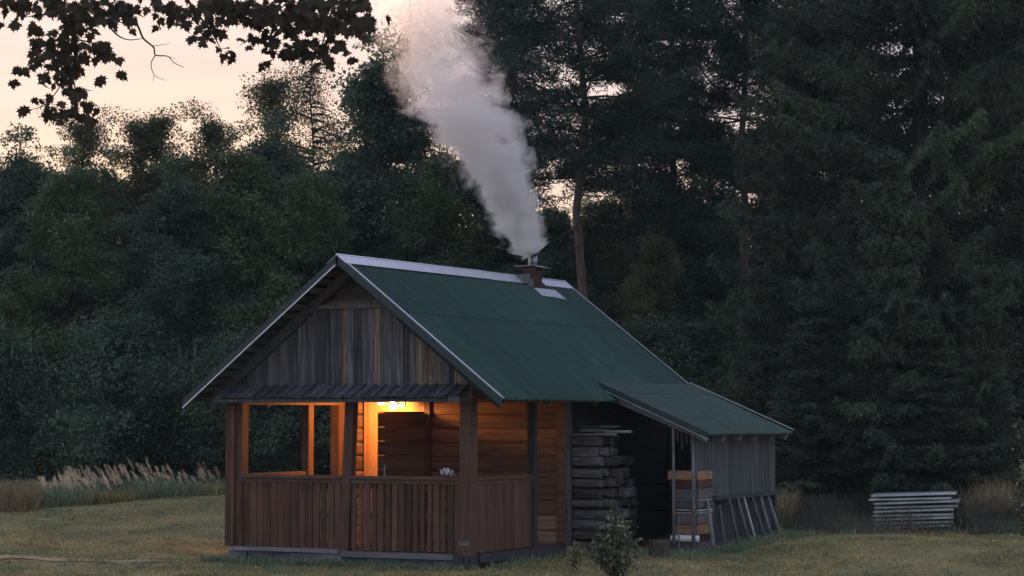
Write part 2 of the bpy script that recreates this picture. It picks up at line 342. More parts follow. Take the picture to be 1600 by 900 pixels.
post(-.10, 0, 1.82, 1.93, -.02, 2.0, M['grey_dk']); post(-3.8, -3.68, 1.80, 1.94, -.02, 2.0)
post(-3.8, -3.66, 2.60, 2.80, -.02, 2.0)
mb = MB(); mb.box(-.22, .01, -.008, -.002, .12, .165, .002); mb.build('name_plate', M['mauve'], cabin) if False else None
mb = MB(); mb.box(-.185, -.02, -.012, -.001, .10, .16, .002); mb.build('metal_strap', M['sill'], cabin)
# beams
mb = MB(); mb.box(-3.84, .02, -.02, .15, 2.0, 2.14, .003); mb.build('front_beam', M['stain_h'], cabin)
mb = MB(); mb.box(-.14, .02, .15, 6.4, 2.022, 2.13, .003); mb.build('wall_plate', M['stain_h'], cabin)
mb = MB(); mb.box(-3.82, -3.655, .15, 6.4, 1.968, 2.13, .003); mb.build('wall_plate', M['stain_h'], cabin)
mb = MB(); 
for i in range(18): mb.box(-3.66, -.14, .152+i*.15, .152+i*.15+.143, 2.06, 2.085, .002)
mb.build('porch_ceiling', M['stain_h'], cabin)
# porch floor and base
mb = MB()
for i in range(24): mb.box(-3.78, -.02, .02+i*.118, .02+i*.118+.11, -.05, -.022, .001)
mb.build('porch_floor', M['stain_h'], cabin)
mb = MB(); mb.box(-3.77, -2.03, -.03, .12, -.05, .0, .004); mb.box(-2.03, .0, -.0, .12, -.1, -.02, .004, rnd=.1); mb.build('base_sill', M['sill'], cabin)
mb = MB()
x = -3.85
while x < -.1:
    w_ = random.uniform(.25, .5); mb.box(x, min(x+w_-.015, -.05), .0+random.uniform(0, .03)+(0 if x < -2.1 else .05), .3, -.5, -.055 if x < -2.1 else -.11, .012); x += w_
mb.build('plinth', M['stone'], cabin)
for y in (.5, 1.2, 1.9, 2.7): mb = MB(); mb.box(-.35, -.09, y, y+.3, -.5, -.05, .012); mb.build('foundation_stone', M['stone'], cabin)
mb = MB(); mb.box(-.3, .03, -.06, .2, -.5, -.17, .01); mb.box(-.26, .0, -.03, .17, -.17, -.03, .01, rnd=.1); mb.build('footing', M['grey_dk'], cabin)
mb = MB(); mb.box(-.08, .03, .2, 3.0, -.13, -.03, .004, rnd=.3); mb.build('side_sill', M['grey_dk'], cabin); mb = MB(); mb.box(-3.8, -3.7, .2, 3., -.13, -.03); mb.build('side_sill', M['grey_dk'], cabin)
# railings
def railing(axis, a, b_, c, pitch, gap, name='railing', lowgap=True, seed=1, side=1):
    g = random.Random(seed); mb = MB()
    def bx(u0, u1, v0, v1, z0, z1, j=.002, rnd=None):
        if axis == 'x': mb.box(u0, u1, v0, v1, z0, z1, j, rnd)
        else: mb.box(v0, v1, u0, u1, z0, z1, j, rnd)
    n = int((b_-a)/pitch); p = (b_-a)/n
    for i in range(n):
        gp = gap*g.uniform(.5, 1.4); bx(a+i*p+gp/2, a+(i+1)*p-gp/2, c-.01, c+.012, .0+g.uniform(-.006, .006), .9, .0015, g.random())
    pn = mb.build('slat_panel', M['stain'], None)
    mb = MB(); s2 = lambda p, q: (min(c+side*p, c+side*q), max(c+side*p, c+side*q))
    bx(a-.01, b_+.01, c-.05, c+.05, .955, 1.0, .003, .5); bx(a, b_, *s2(-.024, -.0125), .90, .956, .002, .7)
    for z0, z1 in ((.82, .9), (.42, .49), (.02, .08)): bx(a, b_, *s2(.0145, .045), z0, z1, .002)
    rl = mb.build('railing', M['stain_h'], cabin); pn.parent = rl
    return rl
railing('x', -3.63, -2.02, .04, .108, .018, seed=2)
railing('x', -1.88, -.17, .04, .106, .032, seed=5)
railing('y', .17, 1.83, -.035, .11, .004, seed=6, side=-1)
rl = railing('y', .17, 1.80, -3.76, .108, .006, seed=8)
# gable end: vertical weathered boards, darker recess above
def roofz(x, d): return HZ - abs(x-XR)/HS*(HZ-HE) - d
mb = MB(); mt = MB(); x = -3.98
while x < .16:
    w_ = random.uniform(.075, .15); xa, xb = x, x+w_-.006
    za, zb = min(3.28, roofz(xa, .19)), min(3.28, roofz(xb, .19))
    if min(za, zb) > 2.16:
        yy = .085+random.uniform(-.008, .008); (mt if (x > -1.05 and random.random() < .55) or random.random() < .05 else mb).poly([(xa, yy, 2.12), (xb, yy, 2.12), (xb, yy, zb), (xa, yy, za)], (0, .02, 0), random.random())
    x += w_
mb.build('gable_wall', M['grey_v'], cabin); mt.build('tan_cladding', M['tan_v'], cabin)
mb = MB()
for i in range(6):
    z = 3.30+i*.095; hw = (HZ-.17-z)/(HZ-HE)*HS
    if hw > .05: mb.box(XR-hw, XR+hw, .19+i*.003, .21+i*.003, z, z+.088, .003)
mb.box(XR-.78, XR+.78, .05, .16, 3.27, 3.33, .006); mb.build('gable_top', M['lathe'], cabin)
for sgn in (1, -1):   # purlin ends and the trimmed edge board of the gable
    mb = MB(); nn = Vector((sgn*sn.x, 0, sn.z))
    mb.beam(Vector((XR+sgn*.75, .05, roofz(XR+.75, .21))), Vector((XR+sgn*HS*.93, .05, roofz(XR+HS*.93, .21))), .05, .08, up=nn); mb.build('edge_board', M['grey_dk'], cabin)
# small board awning over the front beam
mb = MB(); n = 24
for i in range(n):
    xa = -3.93+i*(3.84/n); w_ = 3.84/n
    j = random.uniform(-.012, .012); p = Vector((xa+w_/2, -.25+random.uniform(-.015, .015), 2.055+j*.5)); q = Vector((xa+w_/2, .08, 2.215))
    mb.beam(p, q, w_*.93, .018); mb.beam(p+Vector((w_/2, 0, .02)), q+Vector((w_/2, 0, .02)), w_*.32, .018)
aw = mb.build('awning', mat('awning_board', (.09, .094, .105), (.03, .032, .038), .85, 6, (4, .5, 4), bump=.5, rv=.5), cabin)
mb = MB(); mb.box(-3.95, -.04, -.25, -.2, 1.99, 2.035, .004); mb.box(-.2, -.03, -.27, -.0, 1.99, 2.06, .004, rnd=.9); mb.build('awning_batten', M['grey_dk'], aw)
# log walls
def logs(x0, x1, y0, y1, z0, z1, m, name='log_wall', holes=(), pale=0):
    mb = MB(); z = z0; i = 0; pl = MB()
    while z < z1-.02:
        h = min(random.uniform(.17, .225), z1-z); tgt = pl if i < pale else mb
        spans = [(x0, x1)]
        for (a, b_, c, d) in holes:
            if z < d and z+h > c:
                spans = [s for u, v in spans for s in ((u, min(v, a)), (max(u, b_), v)) if s[1]-s[0] > .01]
        for u, v in spans:
            yy = random.uniform(-.008, .008); hh = h-.012
            k = 10; vv = []; 
            for q in range(k+1):
                X = u+(v-u)*q/k; jz = random.uniform(-.004, .004)
                vv += [(X, y0+yy+.018, z+jz), (X, y0+yy+random.uniform(0, .006), z+hh*.18), (X, y0+yy+random.uniform(0, .006), z+hh*.82), (X, y0+yy+.018, z+hh+jz), (X, y1, z+hh), (X, y1, z)]
            fs = [(q*6+e, (q+1)*6+e, (q+1)*6+(e+1) % 6, q*6+(e+1) % 6) for q in range(k) for e in range(6)] + [(0, 1, 2, 3, 4, 5), tuple(k*6+e for e in (5, 4, 3, 2, 1, 0))]
            tgt.add(vv, fs)
        z += h; i += 1
    w_ = mb.build(name, m, cabin)
    if pale: pl.build('lower_log', M['logpale'], w_)
    return w_
DX0, DX1, DZ = -3.10, -2.30, 1.87
logs(-3.66, 0., YW, YW+.16, -.03, 2.06, M['log'], holes=[(DX0, DX1, -1, DZ)], pale=2)
mb = MB(); mb.poly([(-3.6, YW+.02, 2.09), (-.2, YW+.02, 2.09), (-.2, YW+.02, 2.3), (XR, YW+.02, 3.6), (-3.6, YW+.02, 2.3)], (0, .03, 0)); mb.build('upper_partition', M['dark'], cabin)
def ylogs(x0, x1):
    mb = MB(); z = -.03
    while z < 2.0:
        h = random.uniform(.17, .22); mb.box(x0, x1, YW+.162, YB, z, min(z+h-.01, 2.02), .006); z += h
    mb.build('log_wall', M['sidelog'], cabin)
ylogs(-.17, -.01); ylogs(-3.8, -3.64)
mb = MB(); mb.box(-3.6, -.2, YB-.16, YB, -.03, 2.02, 0); mb.poly([(-3.8, YB-.04, 2.03), (0, YB-.04, 2.03), (XR, YB-.04, HZ-.35)], (0, .03, 0)); mb.build('back_wall', M['log'], cabin)
mb = MB(); mb.box(-3.6, -.2, YW+.17, YB-.2, -.04, -.01, 0); mb.build('inside_floor', M['dark'], cabin)
mb = MB(); mb.box(-.135, -.0, YW-.035, YW-.004, -.0, 2.02, .004, rnd=.3); mb.build('corner_board', M['log'], cabin)
mb = MB(); mb.box(.002, .035, YW-.035, YW+.12, -.02, 2.0, .005, rnd=.6); mb.build('corner_board', M['grey_v'], cabin)
mb = MB(); mb.box(-.5, .08, YW-.06, YW+.25, -.12, -.04, .01); mb.build('sill_log', M['sill'], cabin)
# door frame and open door
mb = MB(); mb.box(DX0-.16, DX0, YW-.045, YW-.002, -.02, 2.02, .002, rnd=.6); mb.box(DX0-.24, DX0-.162, YW-.03, YW-.001, -.02, 2.02, .002, rnd=.3); mb.box(DX0-.03, DX0+.0, YW-.002, YW+.16, -.02, DZ, .001); mb.build('door_jamb', M['trim'], cabin)
mb = MB(); mb.box(DX0, DX1, YW-.045, YW-.002, DZ, 2.02, .002, rnd=.5); mb.build('door_header', M['trim'], cabin)
mb = MB(); mb.box(DX1, DX1+.09, YW-.045, YW-.002, -.02, 2.02, .002, rnd=.1); mb.build('door_jamb', M['stain'], cabin)
dr = MB(); hinge = Vector((DX1+.01, YW-.05, 0)); ang = R(60); dv = Vector((-math.cos(ang), -math.sin(ang), 0)); dn_ = Vector((-dv.y, dv.x, 0))
for i in range(9): dr.beam(hinge+dv*.39+Vector((0, 0, .01+i*.205)), hinge+dv*.39+Vector((0, 0, .01+i*.205+.197)), .78, .035, up=dn_)
door = dr.build('door', M['log'], cabin)
mb = MB(); mb.beam(hinge+dv*.70+dn_*.035+Vector((0, 0, .93)), hinge+dv*.70+dn_*.035+Vector((0, 0, 1.1)), .025, .03, up=dn_); mb.beam(hinge+dv*.70-dn_*.035+Vector((0, 0, .93)), hinge+dv*.70-dn_*.035+Vector((0, 0, 1.1)), .025, .03, up=dn_); mb.build('handle', M['galv2'], door)
# porch lamp
LP = Vector((-2.665, YW-.42, 1.96))
lamp_m = bpy.data.materials.new('lamp_glow'); lamp_m.use_nodes = True; b = lamp_m.node_tree.nodes['Principled BSDF']
b.inputs['Emission Color'].default_value = (1, .72, .42, 1); b.inputs['Emission Strength'].default_value = 7; b.inputs['Base Color'].default_value = (.8, .75, .7, 1)
mb = MB(); mb.tube([(LP.x, YW-.05, LP.z+.02), (LP.x, YW-.08, LP.z+.02)], .05, 12); mb.tube([(LP.x, YW-.07, LP.z+.02), (LP.x, LP.y, LP.z+.045)], .012, 6)
pl_ = mb.build('porch_light', M['galv2'], cabin)
mb = MB(); mb.tube([LP+Vector((0.03, 0, .045)), LP+Vector((0.045, 0, .02)), LP+Vector((.07, 0, -.045)), LP+Vector((.073, 0, -.05))], [.02, .055, .06, .03], 12); mb.build('glass_shade', lamp_m, pl_, True)
mb = MB(); mb.tube([LP+Vector((-.14, 0, .035)), LP+Vector((-.14, 0, .025)), LP+Vector((-.14, 0, .012))], [.05, .062, .03], 12); mb.build('glowing_disc', lamp_m, pl_, True)  # disc made emissive for the lamp's second bright blob
ld = bpy.data.lights.new('porch_bulb', 'POINT'); lo = bpy.data.objects.new('porch_bulb', ld); COL.objects.link(lo); lo.location = LP+Vector((-.05, -.10, -.06)); ld.energy = 29; ld.color = (1, .36, .075); ld.shadow_soft_size = .035

# lean-to shed
jx, jz = XR+HS*K1, HZ+(HE-HZ)*K1+.035
corrugated('lean_to_roof', (jx, jz), (LX, LZ), LY, Y1, M['leanroof'], cabin, split=.22, amp=.016, sag=.0)
ld_ = Vector((LX-jx, 0, LZ-jz)); ln_ = Vector((-ld_.z, 0, ld_.x)).normalized()
mb = MB(); p = Vector((jx-.02, LY, jz+.02)); q = Vector((LX+.01, LY, LZ+.018))
mb.poly([p+ln_*.01, q+ln_*.01, q+Vector((0, 0, -.09)), p+ld_*.05+Vector((0, 0, -.075))], (0, -.014, 0)); lb = mb.build('fascia', M['greenflash'], cabin)
mb = MB(); mb.beam(p+ld_*.05+Vector((0, -.02, -.075)), q+Vector((0, -.02, -.09)), .016, .012); mb.build('drip_edge', M['galv2'], lb)
mb = MB(); mb.beam(p+Vector((0, Y1-LY-.01, .03)), q+Vector((0, Y1-LY-.01, .03)), .03, .012, up=ln_); mb.build('edge_strip', M['galv'], lb)
for yy in np.linspace(LY+.12, Y1-.15, 6):
    mb = MB(); mb.beam((jx-.3, yy, jz-.02), Vector((LX-.06, yy, LZ-.065)), .05, .09, up=ln_); mb.build('rafter', M['sill'], cabin)
mb = MB()
for t in (.2, .4, .6, .8, .94): c = Vector((jx, 0, jz))+ld_*t-ln_*.03; mb.beam((c.x, LY+.03, c.z), (c.x, Y1-.06, c.z), .1, .02, up=ln_)
mb.build('sheathing', M['lathe'], cabin)
SX, SY0, SY1 = 1.70, 3.50, 6.62
mb = MB(); y = SY0
while y < SY1-.02:
    w_ = random.uniform(.08, .15); z0 = .44 if y < 4.1 else .62
    mb.box(SX, SX+.02, y, min(y+w_-.004, SY1), z0+random.uniform(-.03, .02), 1.56, .003); y += w_
mb.build('shed_wall', M['shed'], cabin)
mb = MB(); y = SY0+.05
while y < SY1-.05:
    w_ = random.uniform(.1, .2); mb.box(SX-.05, SX-.03, y, min(y+w_-.01, SY1), -.1, .7, .004, rnd=random.random()*.4); y += w_
mb.build('lower_boards', M['grey_dk'], cabin)
mb = MB(); mb.box(SX-.02, SX+.10, 4.08, SY1+.1, .60, .655, .008); mb.build('shelf', M['grey_dk'], cabin)
mb = MB(); mb.box(-.35, SX, SY1+.03, SY1+.06, -.2, 1.55, .0); mb.build('shed_back', M['grey_dk'], cabin)
def leanpost(px, r=.024):
    # post foot found on the line y = LY+.1
    y = LY+.12; d = at(px, 700, 1.)-CAM; k = (y-CAM[1])/d[1]; x = CAM[0]+d[0]*k
    mb = MB(); mb.tube([(x, y, -.25), (x+.004, y, .8), (x, y, LZ+(LX-x)*.40-.03)], [r, r*.95, r*.9], 8); mb.build('lean_to_post', M['pole'], cabin, True); return x
xa = leanpost(1052); xb = leanpost(1083, .03)
mb = MB()
for dx, l in ((-.02, .16), (.05, .3), (.12, .22), (.19, .34)): mb.beam((xa+dx, LY+.3, 1.62), (xa+dx+.01, LY+.3, 1.62-l), .03, .01, up=(0, 1, 0))
mb.build('hanging_strip', M['lathe'], cabin)

# ------------------------------------------------------------------ firewood
ORD = ['bottom', 'second', 'third', 'fourth', 'fifth', 'sixth', 'seventh', 'eighth', 'ninth', 'tenth', 'eleventh']
OR2 = ['first', 'second', 'third', 'fourth', 'fifth', 'sixth', 'seventh', 'eighth', 'ninth']
g = random.Random(11)
def chunk(x0, x1, y0, y1, z0, z1, g, m, name, label, cat, group, tilt=0.):
    """split log: rough prism along x with uneven section"""
    n = 9; vv = []; cy_, cz_ = (y0+y1)/2, (z0+z1)/2; off = [g.uniform(.74, 1.04) for _ in range(n)]
    for X in (x0, x0+.02, (x0+x1)/2, x1-.02, x1):
        k = .9 if X in (x0, x1) else 1
        for i in range(n):
            t = 2*math.pi*(i+.5)/n; a, b_ = math.cos(t), math.sin(t); s_ = 1/max(abs(a), abs(b_))**.75
            vv.append((X+g.uniform(-.006, .006), cy_+a*s_*(y1-y0)/2*off[i]*k, cz_+b_*s_*(z1-z0)/2*off[i]*k+tilt*(X-x0)+g.uniform(-.003, .003)))
    mb = MB(); mb.add(vv, [(q*n+i, q*n+(i+1) % n, (q+1)*n+(i+1) % n, (q+1)*n+i) for q in range(4) for i in range(n)] + [tuple(range(n-1, -1, -1)), tuple(4*n+i for i in range(n))], g.random())
    return solo(name, mb, m, (x0, y0, z0), label, cat, group)
z = -.12; row = 0
while row < 11:
    h = g.uniform(.135, .18); y = 2.93+g.uniform(-.02, .02); k = 0
    while k < (8 if row < 9 else 5):
        d = g.uniform(.10, .18)
        x1 = .60+g.uniform(-.07, .035)-.012*row+ (.0 if k == 0 else .012*min(k, 3))
        chunk(.045, x1, y, y+d-.004, z+g.uniform(-.012, .012), z+h+g.uniform(-.012, .008), g, M[g.choice(['fire1', 'fire1', 'fire3'])], 'firewood_log', f'split log in the {ORD[row]} row of the woodpile, {OR2[k]} from its front', 'firewood', 'logs stacked against the cabin under the lean-to roof', g.uniform(-.04, .04))
        y += d; k += 1
    z += h; row += 1
for i, (a, b_, zz, tl) in enumerate([(.05, .72, z-.01, .05), (.10, .50, z+.05, -.1), (.3, .85, z+.03, -.12), (.0, .6, z+.10, .04)]):
    chunk(a, b_, 2.9+i*.11, 3.02+i*.13, zz, zz+.045, g, M['fire2'] if i != 3 else M['fire1'], 'slab_of_wood', ['pale flat slab lying loose on the woodpile, at its front edge', 'short pale slab tilted on top of the woodpile', 'pale slab sloping down to the right on top of the woodpile', 'dark slab highest on top of the woodpile'][i], 'wood slab', 'loose slabs on top of the woodpile')
# stacked boards between the two thin posts
zs = [(-.10, .02, 'mauve', 0, 'dark board at the foot of the board stack by the shed posts'), (.13, .27, 'tanboard', .0, 'orange-brown board just above the white pipe'), (.275, .42, 'mauve', .02, 'grey mauve board above the orange-brown one'),
      (.425, .445, 'palepole', -.03, 'thin white strip low in the board stack'), (.46, .485, 'palepole', -.035, 'thin white strip with a rounded end, mid stack'), (.50, .60, 'mauve', .02, 'mauve board between the thin white strips'),
      (.605, .622, 'palepole', 0., 'highest thin white strip in the board stack'), (.63, .78, 'mauve', .01, 'wide pale mauve board in the upper stack'), (.79, .90, 'rust', -.06, 'brown board under the tan block'), (.905, 1.03, 'tanboard', -.10, 'tan wooden block on top of the board stack')]
for z0, z1, m, dx, lab in zs:
    mb = MB(); mb.box(xa-.03+dx, xb+.03, LY+.22, LY+.75, z0, z1-.006, .003); solo('stacked_board', mb, M[m], (xa, LY+.22, z0), lab, 'board', 'boards stacked between the shed posts')
mb = MB(); mb.tube([(xa-.07, LY+.20, .07), (xa-.055, LY+.20, .07), (xb+.03, LY+.24, .07)], [.045, .05, .05], 14); solo('white_pipe', mb, M['white'], (xa, LY+.2, .02), 'white plastic pipe lying low under the stacked boards', 'pipe', smooth=True)
mb = MB(); mb.tube([(xa+.13, LY, -.2), (xa+.133, LY, .15), (xa+.128, LY, .42)], [.014, .013, .011], 6); solo('thin_stick', mb, M['pole'], (xa+.13, LY, -.2), 'thin grey stick standing in front of the board stack', 'stick')
p = at(1030, 845, 31.9); mb = MB(); pts = []
gg = random.Random(4); cxx, cyy = float(p[0]), float(p[1])
mb.tube([(cxx, cyy, -.24), (cxx, cyy, -.1), (cxx+.005, cyy, .06), (cxx+.005, cyy, .09)], [.165, .15, .145, .135], 14); solo('chopping_block', mb, mat('stump_bark', (.12, .09, .07), (.05, .04, .035), .95, 8, (3, 3, 1), bump=.8), (cxx, cyy, -.2), 'round wooden chopping block on the grass before the lean-to', 'chopping block')
# leaning stakes
stk = [((1105, 782), (1117, 843)), ((1124, 790), (1134, 840)), ((1138, 773), (1155, 842)), ((1151, 773), (1171, 842)), ((1161, 772), (1182, 842)), ((1175, 776), (1196, 843)), ((1188, 776), (1207, 840)), ((1200, 776), (1220, 836))]
labs = ['grey stake standing nearest the shed posts, its top well under the board wall', 'short grey stake, shortest of those leaning on the shed', 'grey stake at the near end of the dark shelf', 'grey stake just before the whitest one under the shelf', 'slim pale whitish stake leaning under the shelf', 'dark grey stake just past the whitest one', 'stout grey stake, last but one under the shelf', 'thickest grey stake at the far corner of the shed']
for i, (a, b_) in enumerate(stk):
    d = at(a[0], a[1], 1.)-CAM; k = (SX+.07-CAM[0])/d[0]; T = CAM+d*k
    d = at(b_[0], b_[1], 1.)-CAM; k = (SX+.27-CAM[0])/d[0]; B = CAM+d*k; B[2] = float(gz(B[0], B[1]))-.03
    r_ = [.028, .028, .027, .027, .02, .03, .034, .038][i]; mid = (T+B)/2+np.array([.0, random.uniform(-.015, .015), 0])
    mb = MB(); mb.tube([B, mid, T], [r_, r_*.95, r_*.8], 7); solo('wooden_stake', mb, M['palepole'] if i == 4 else M['pole'], tuple(B), labs[i], 'stake', 'stakes leaning on the shed wall', True)
# crumpled cloth on the front rail
def crumple():
    g = random.Random(5); n = 9; V = []
    for i in range(n):
        for j in range(n):
            u, v = i/(n-1)-.5, j/(n-1)-.5
            V.append((u*.16+g.uniform(-.012, .012), v*.13+g.uniform(-.01, .01), .055-.1*abs(u+.1)*(.6)+.035*math.sin(u*14+v*9)+g.uniform(-.014, .014)))
    mb = MB(); mb.add([(-.38+x, .03+y, 1.03+z) for x, y, z in V], [(i*n+j, (i+1)*n+j, (i+1)*n+j+1, i*n+j+1) for i in range(n-1) for j in range(n-1)], .5)
    o = solo('crumpled_cloth', mb, M['cloth'], (-.38, .03, 1.0), 'small crumpled white cloth lying on the porch rail', 'cloth')
    md = o.modifiers.new('thick', 'SOLIDIFY'); md.thickness = .006
crumple()
# galvanised trays stacked at the wood's edge
g = random.Random(8); base = at(1362, 826, 36.9); bx, by = float(base[0]), float(base[1]); bz = float(gz(bx, by))-.04
du = Vector((RT[0], RT[1], 0))*1.0 - Vector((FWH[0], FWH[1], 0))*.22; du.normalize(); dv2 = Vector((-du.y, du.x, 0))
mb = MB()
for k in (.15, 1.1): mb.beam(Vector((bx, by, bz-.05))+du*k, Vector((bx, by, bz-.05))+du*k+dv2*.8, .1, .12)
solo('timber_bearer', mb, M['grey_dk'], (bx, by, bz), 'dark timber bearers under the galvanised frames', 'timber')
zc = bz+.02; nm = ['lowest', 'second lowest', 'third lowest', 'fourth lowest', 'middle', 'fourth highest', 'third highest', 'second highest', 'topmost']
for i in range(9):
    o_ = Vector((bx, by, zc))+du*(g.uniform(.0, .07)-(.05 if i > 6 else 0))+dv2*g.uniform(0, .05); Lg = 1.30+g.uniform(-.06, .06); W_ = .9
    t = thing('metal_frame', tuple(o_), f'{nm[i]} galvanised frame in the stack by the dark spruces', 'metal frame', 'galvanised frames stacked by the spruces'); t.rotation_euler = (g.uniform(-.01, .01), -.035+g.uniform(-.008, .008), math.atan2(du.y, du.x))
    mb = MB(); h = .035
    for y in (0, W_-.03): mb.box(0, Lg, y, y+.03, 0, h, .001)
    f_ = mb.build('side_rail', M['galv2']); f_.parent = t
    mb = MB()
    for k in range(9): x = .03+k*(Lg-.06)/8; mb.box(x-.012, x+.012, .03, W_-.03, .004, h-.008, .001)
    f_ = mb.build('crossbar', M['galv2']); f_.parent = t
    mb = MB(); mb.box(.01, Lg-.01, .035, W_-.035, h-.006, h-.001, .0008); f_ = mb.build('sheet', M['galv2']); f_.parent = t
    zc += .064

# ------------------------------------------------------------------ trees
def branch(p0, d, ln, r0, g, droop=0., seg=5, wob=.12):
    pts = [np.array(p0, float)]; d = unit(np.array(d, float)[None])[0]
    for i in range(seg):
        d = unit((d + g.normal(size=3)*wob + np.array([0, 0, -droop/seg]))[None])[0]; pts.append(pts[-1]+d*ln/seg)
    return pts, [r0*(1-.8*i/seg) for i in range(seg+1)]
def deciduous(seed, H, RW, base=.12, nl=46, per=620, lsz=.085, leaf='leafA', flat=.62, holes=0., bark='bark', top=.55, droop=0., cr=(.45, .85), cone=0):
    g = np.random.default_rng(seed); random.seed(seed)
    tr = MB(); tp = [np.array([0, 0, -.3])]; q = np.array([0., 0, -.3])
    for i in range(8): q = q + np.array([g.normal()*.1, g.normal()*.1, (H*.93+.3)/8]); tp.append(q.copy())
    r0 = (.011*H+.03)*(.45 if droop > .3 else 1); tr.tube(tp, [r0*(1-.88*i/8) for i in range(9)], 7)
    C_, Rr, DR = [], [], []
    for i in range(nl):
        t = base+(1-base)*((i+g.uniform(0, 1))/nl)**.9; z = t*H; prof = RW*(math.sin(math.pi*min(1, (t-base*.4)/(1-base*.4))**top)**.8*.9+.1)
        if cone: prof = RW*(1-t)**.75*(.4+.6*min(1, (t-base)*6))+.12
        a = g.uniform(0, 2*math.pi) if i % 3 else i*2.4; ln = prof*g.uniform(.55, 1.1)
        k = min(t*(.98 if cone else .88)/0.93*8, 7.9); i0 = int(k); s0 = tp[i0]*(1-(k-i0))+tp[min(i0+1, 8)]*(k-i0)
        pts, rs = branch(s0, (math.cos(a), math.sin(a), g.uniform(.25, .9)*(1-droop)), ln*1.05, .02+.014*ln, g, droop=.1+droop)
        tr.tube(pts, rs, 4)
        for j in ((1, 2, 3, 4, 5) if cone or droop else (2, 3, 4, 5)):
            if g.uniform() < holes: continue
            C_.append(pts[j]+g.normal(size=3)*.15); Rr.append(g.uniform(*cr)*(.75+.1*j)*(1.1-.5*t)); DR.append((math.cos(a), math.sin(a), 0))
    for _ in range(3): C_.append(np.array([g.normal()*.2, g.normal()*.2, H*g.uniform(.9, .99)])); Rr.append(.38); DR.append((0, 0, 1.))
    C_, Rr, DR = np.array(C_), np.array(Rr), np.array(DR); n = len(C_); cnt = (per*(Rr/.7)**2).astype(int)+20
    idx = np.repeat(np.arange(n), cnt); N = len(idx); dirs = unit(g.normal(size=(N, 3))); rr = g.uniform(0, 1, N)**.45
    # break each clump into small sprays
    sub = g.integers(0, 14, N); sd = unit(np.random.default_rng(seed+5).normal(size=(n*14, 3)))[idx*14+sub]
    off = sd*(.35+.5*rr[:, None]) + dirs*.34
    P = C_[idx] + off*Rr[idx][:, None]*np.array([1, 1, flat]); 
    P[:, 2] -= droop*np.abs(g.normal(size=N))*.5
    D = unit(off + g.normal(size=(N, 3))*.8 + np.array([0, 0, -.45-droop]))
    V = leaves(P, D, lsz, .62, g, .45)
    rn = np.clip(.5+.25*g.normal(size=N)*.6+.25*(g.uniform(size=n)[idx]-.5)*2, 0, 1)
    return tr, V, rn, M[leaf], M[bark]
def pine(seed, H, crown=.3, RW=2.2, per=125):
    g = np.random.default_rng(seed); tr = MB(); tp = [np.array([g.normal()*.03*i, g.normal()*.03*i, -.3+(H+.3)*i/8]) for i in range(9)]
    r0 = .13; tr.tube(tp, [r0*(1-.8*i/8) for i in range(9)], 9)
    P, C_, Rr = [], [], []
    z = crown*H
    while z < H*.98:
        t = (z-crown*H)/(H*(1-crown)); L0 = RW*(1-t)**.55*(.55+.45*min(1, t*5+.25)); nb = 5 if z < 12 else 4
        for k in range(nb):
            a = g.uniform(0, 6.28); ln = L0*g.uniform(.5, 1.15)
            k8 = z/H*8; i0 = min(int(k8), 7); s0 = tp[i0]*(1-(k8-i0))+tp[i0+1]*(k8-i0)
            pts, rs = branch(s0, (math.cos(a), math.sin(a), g.uniform(-.15, .4)), ln, .03, g, droop=-.25, wob=.16); tr.tube(pts, rs, 4)
            for j in (2, 3, 4, 5):
                for _ in range(1 if g.uniform() < .3 else 2): C_.append(pts[j]+g.normal(size=3)*np.array([.3, .3, .08])*(.3+ln*.25)); Rr.append(g.uniform(.2, .46))
        z += g.uniform(.35, .62)
    for k in range(7):   # dead snags on the bare trunk
        z = H*crown*g.uniform(.3, 1); a = g.uniform(0, 6.28); pts, rs = branch((0, 0, z), (math.cos(a), math.sin(a), -.1), g.uniform(.5, 1.4), .018, g, .2); tr.tube(pts, rs, 4)
    C_, Rr = np.array(C_), np.array(Rr); cnt = (per*(Rr/.35)**2).astype(int); idx = np.repeat(np.arange(len(C_)), cnt); N = len(idx)
    dr = unit(g.normal(size=(N, 3))); Pp = C_[idx]+dr*(g.uniform(0, 1, N)**.5*Rr[idx])[:, None]*np.array([1, 1, .5])
    D = dr*np.array([1, 1, .5])+np.array([0, 0, .45])+g.normal(size=(N, 3))*.4
    V = blades(Pp, D, .11, .028, g); rn = np.clip(.5+g.normal(size=N)*.15+(g.uniform(size=len(C_))[idx]-.5)*.6, 0, 1)
    return tr, V, rn, M['pine'], M['pinebark']
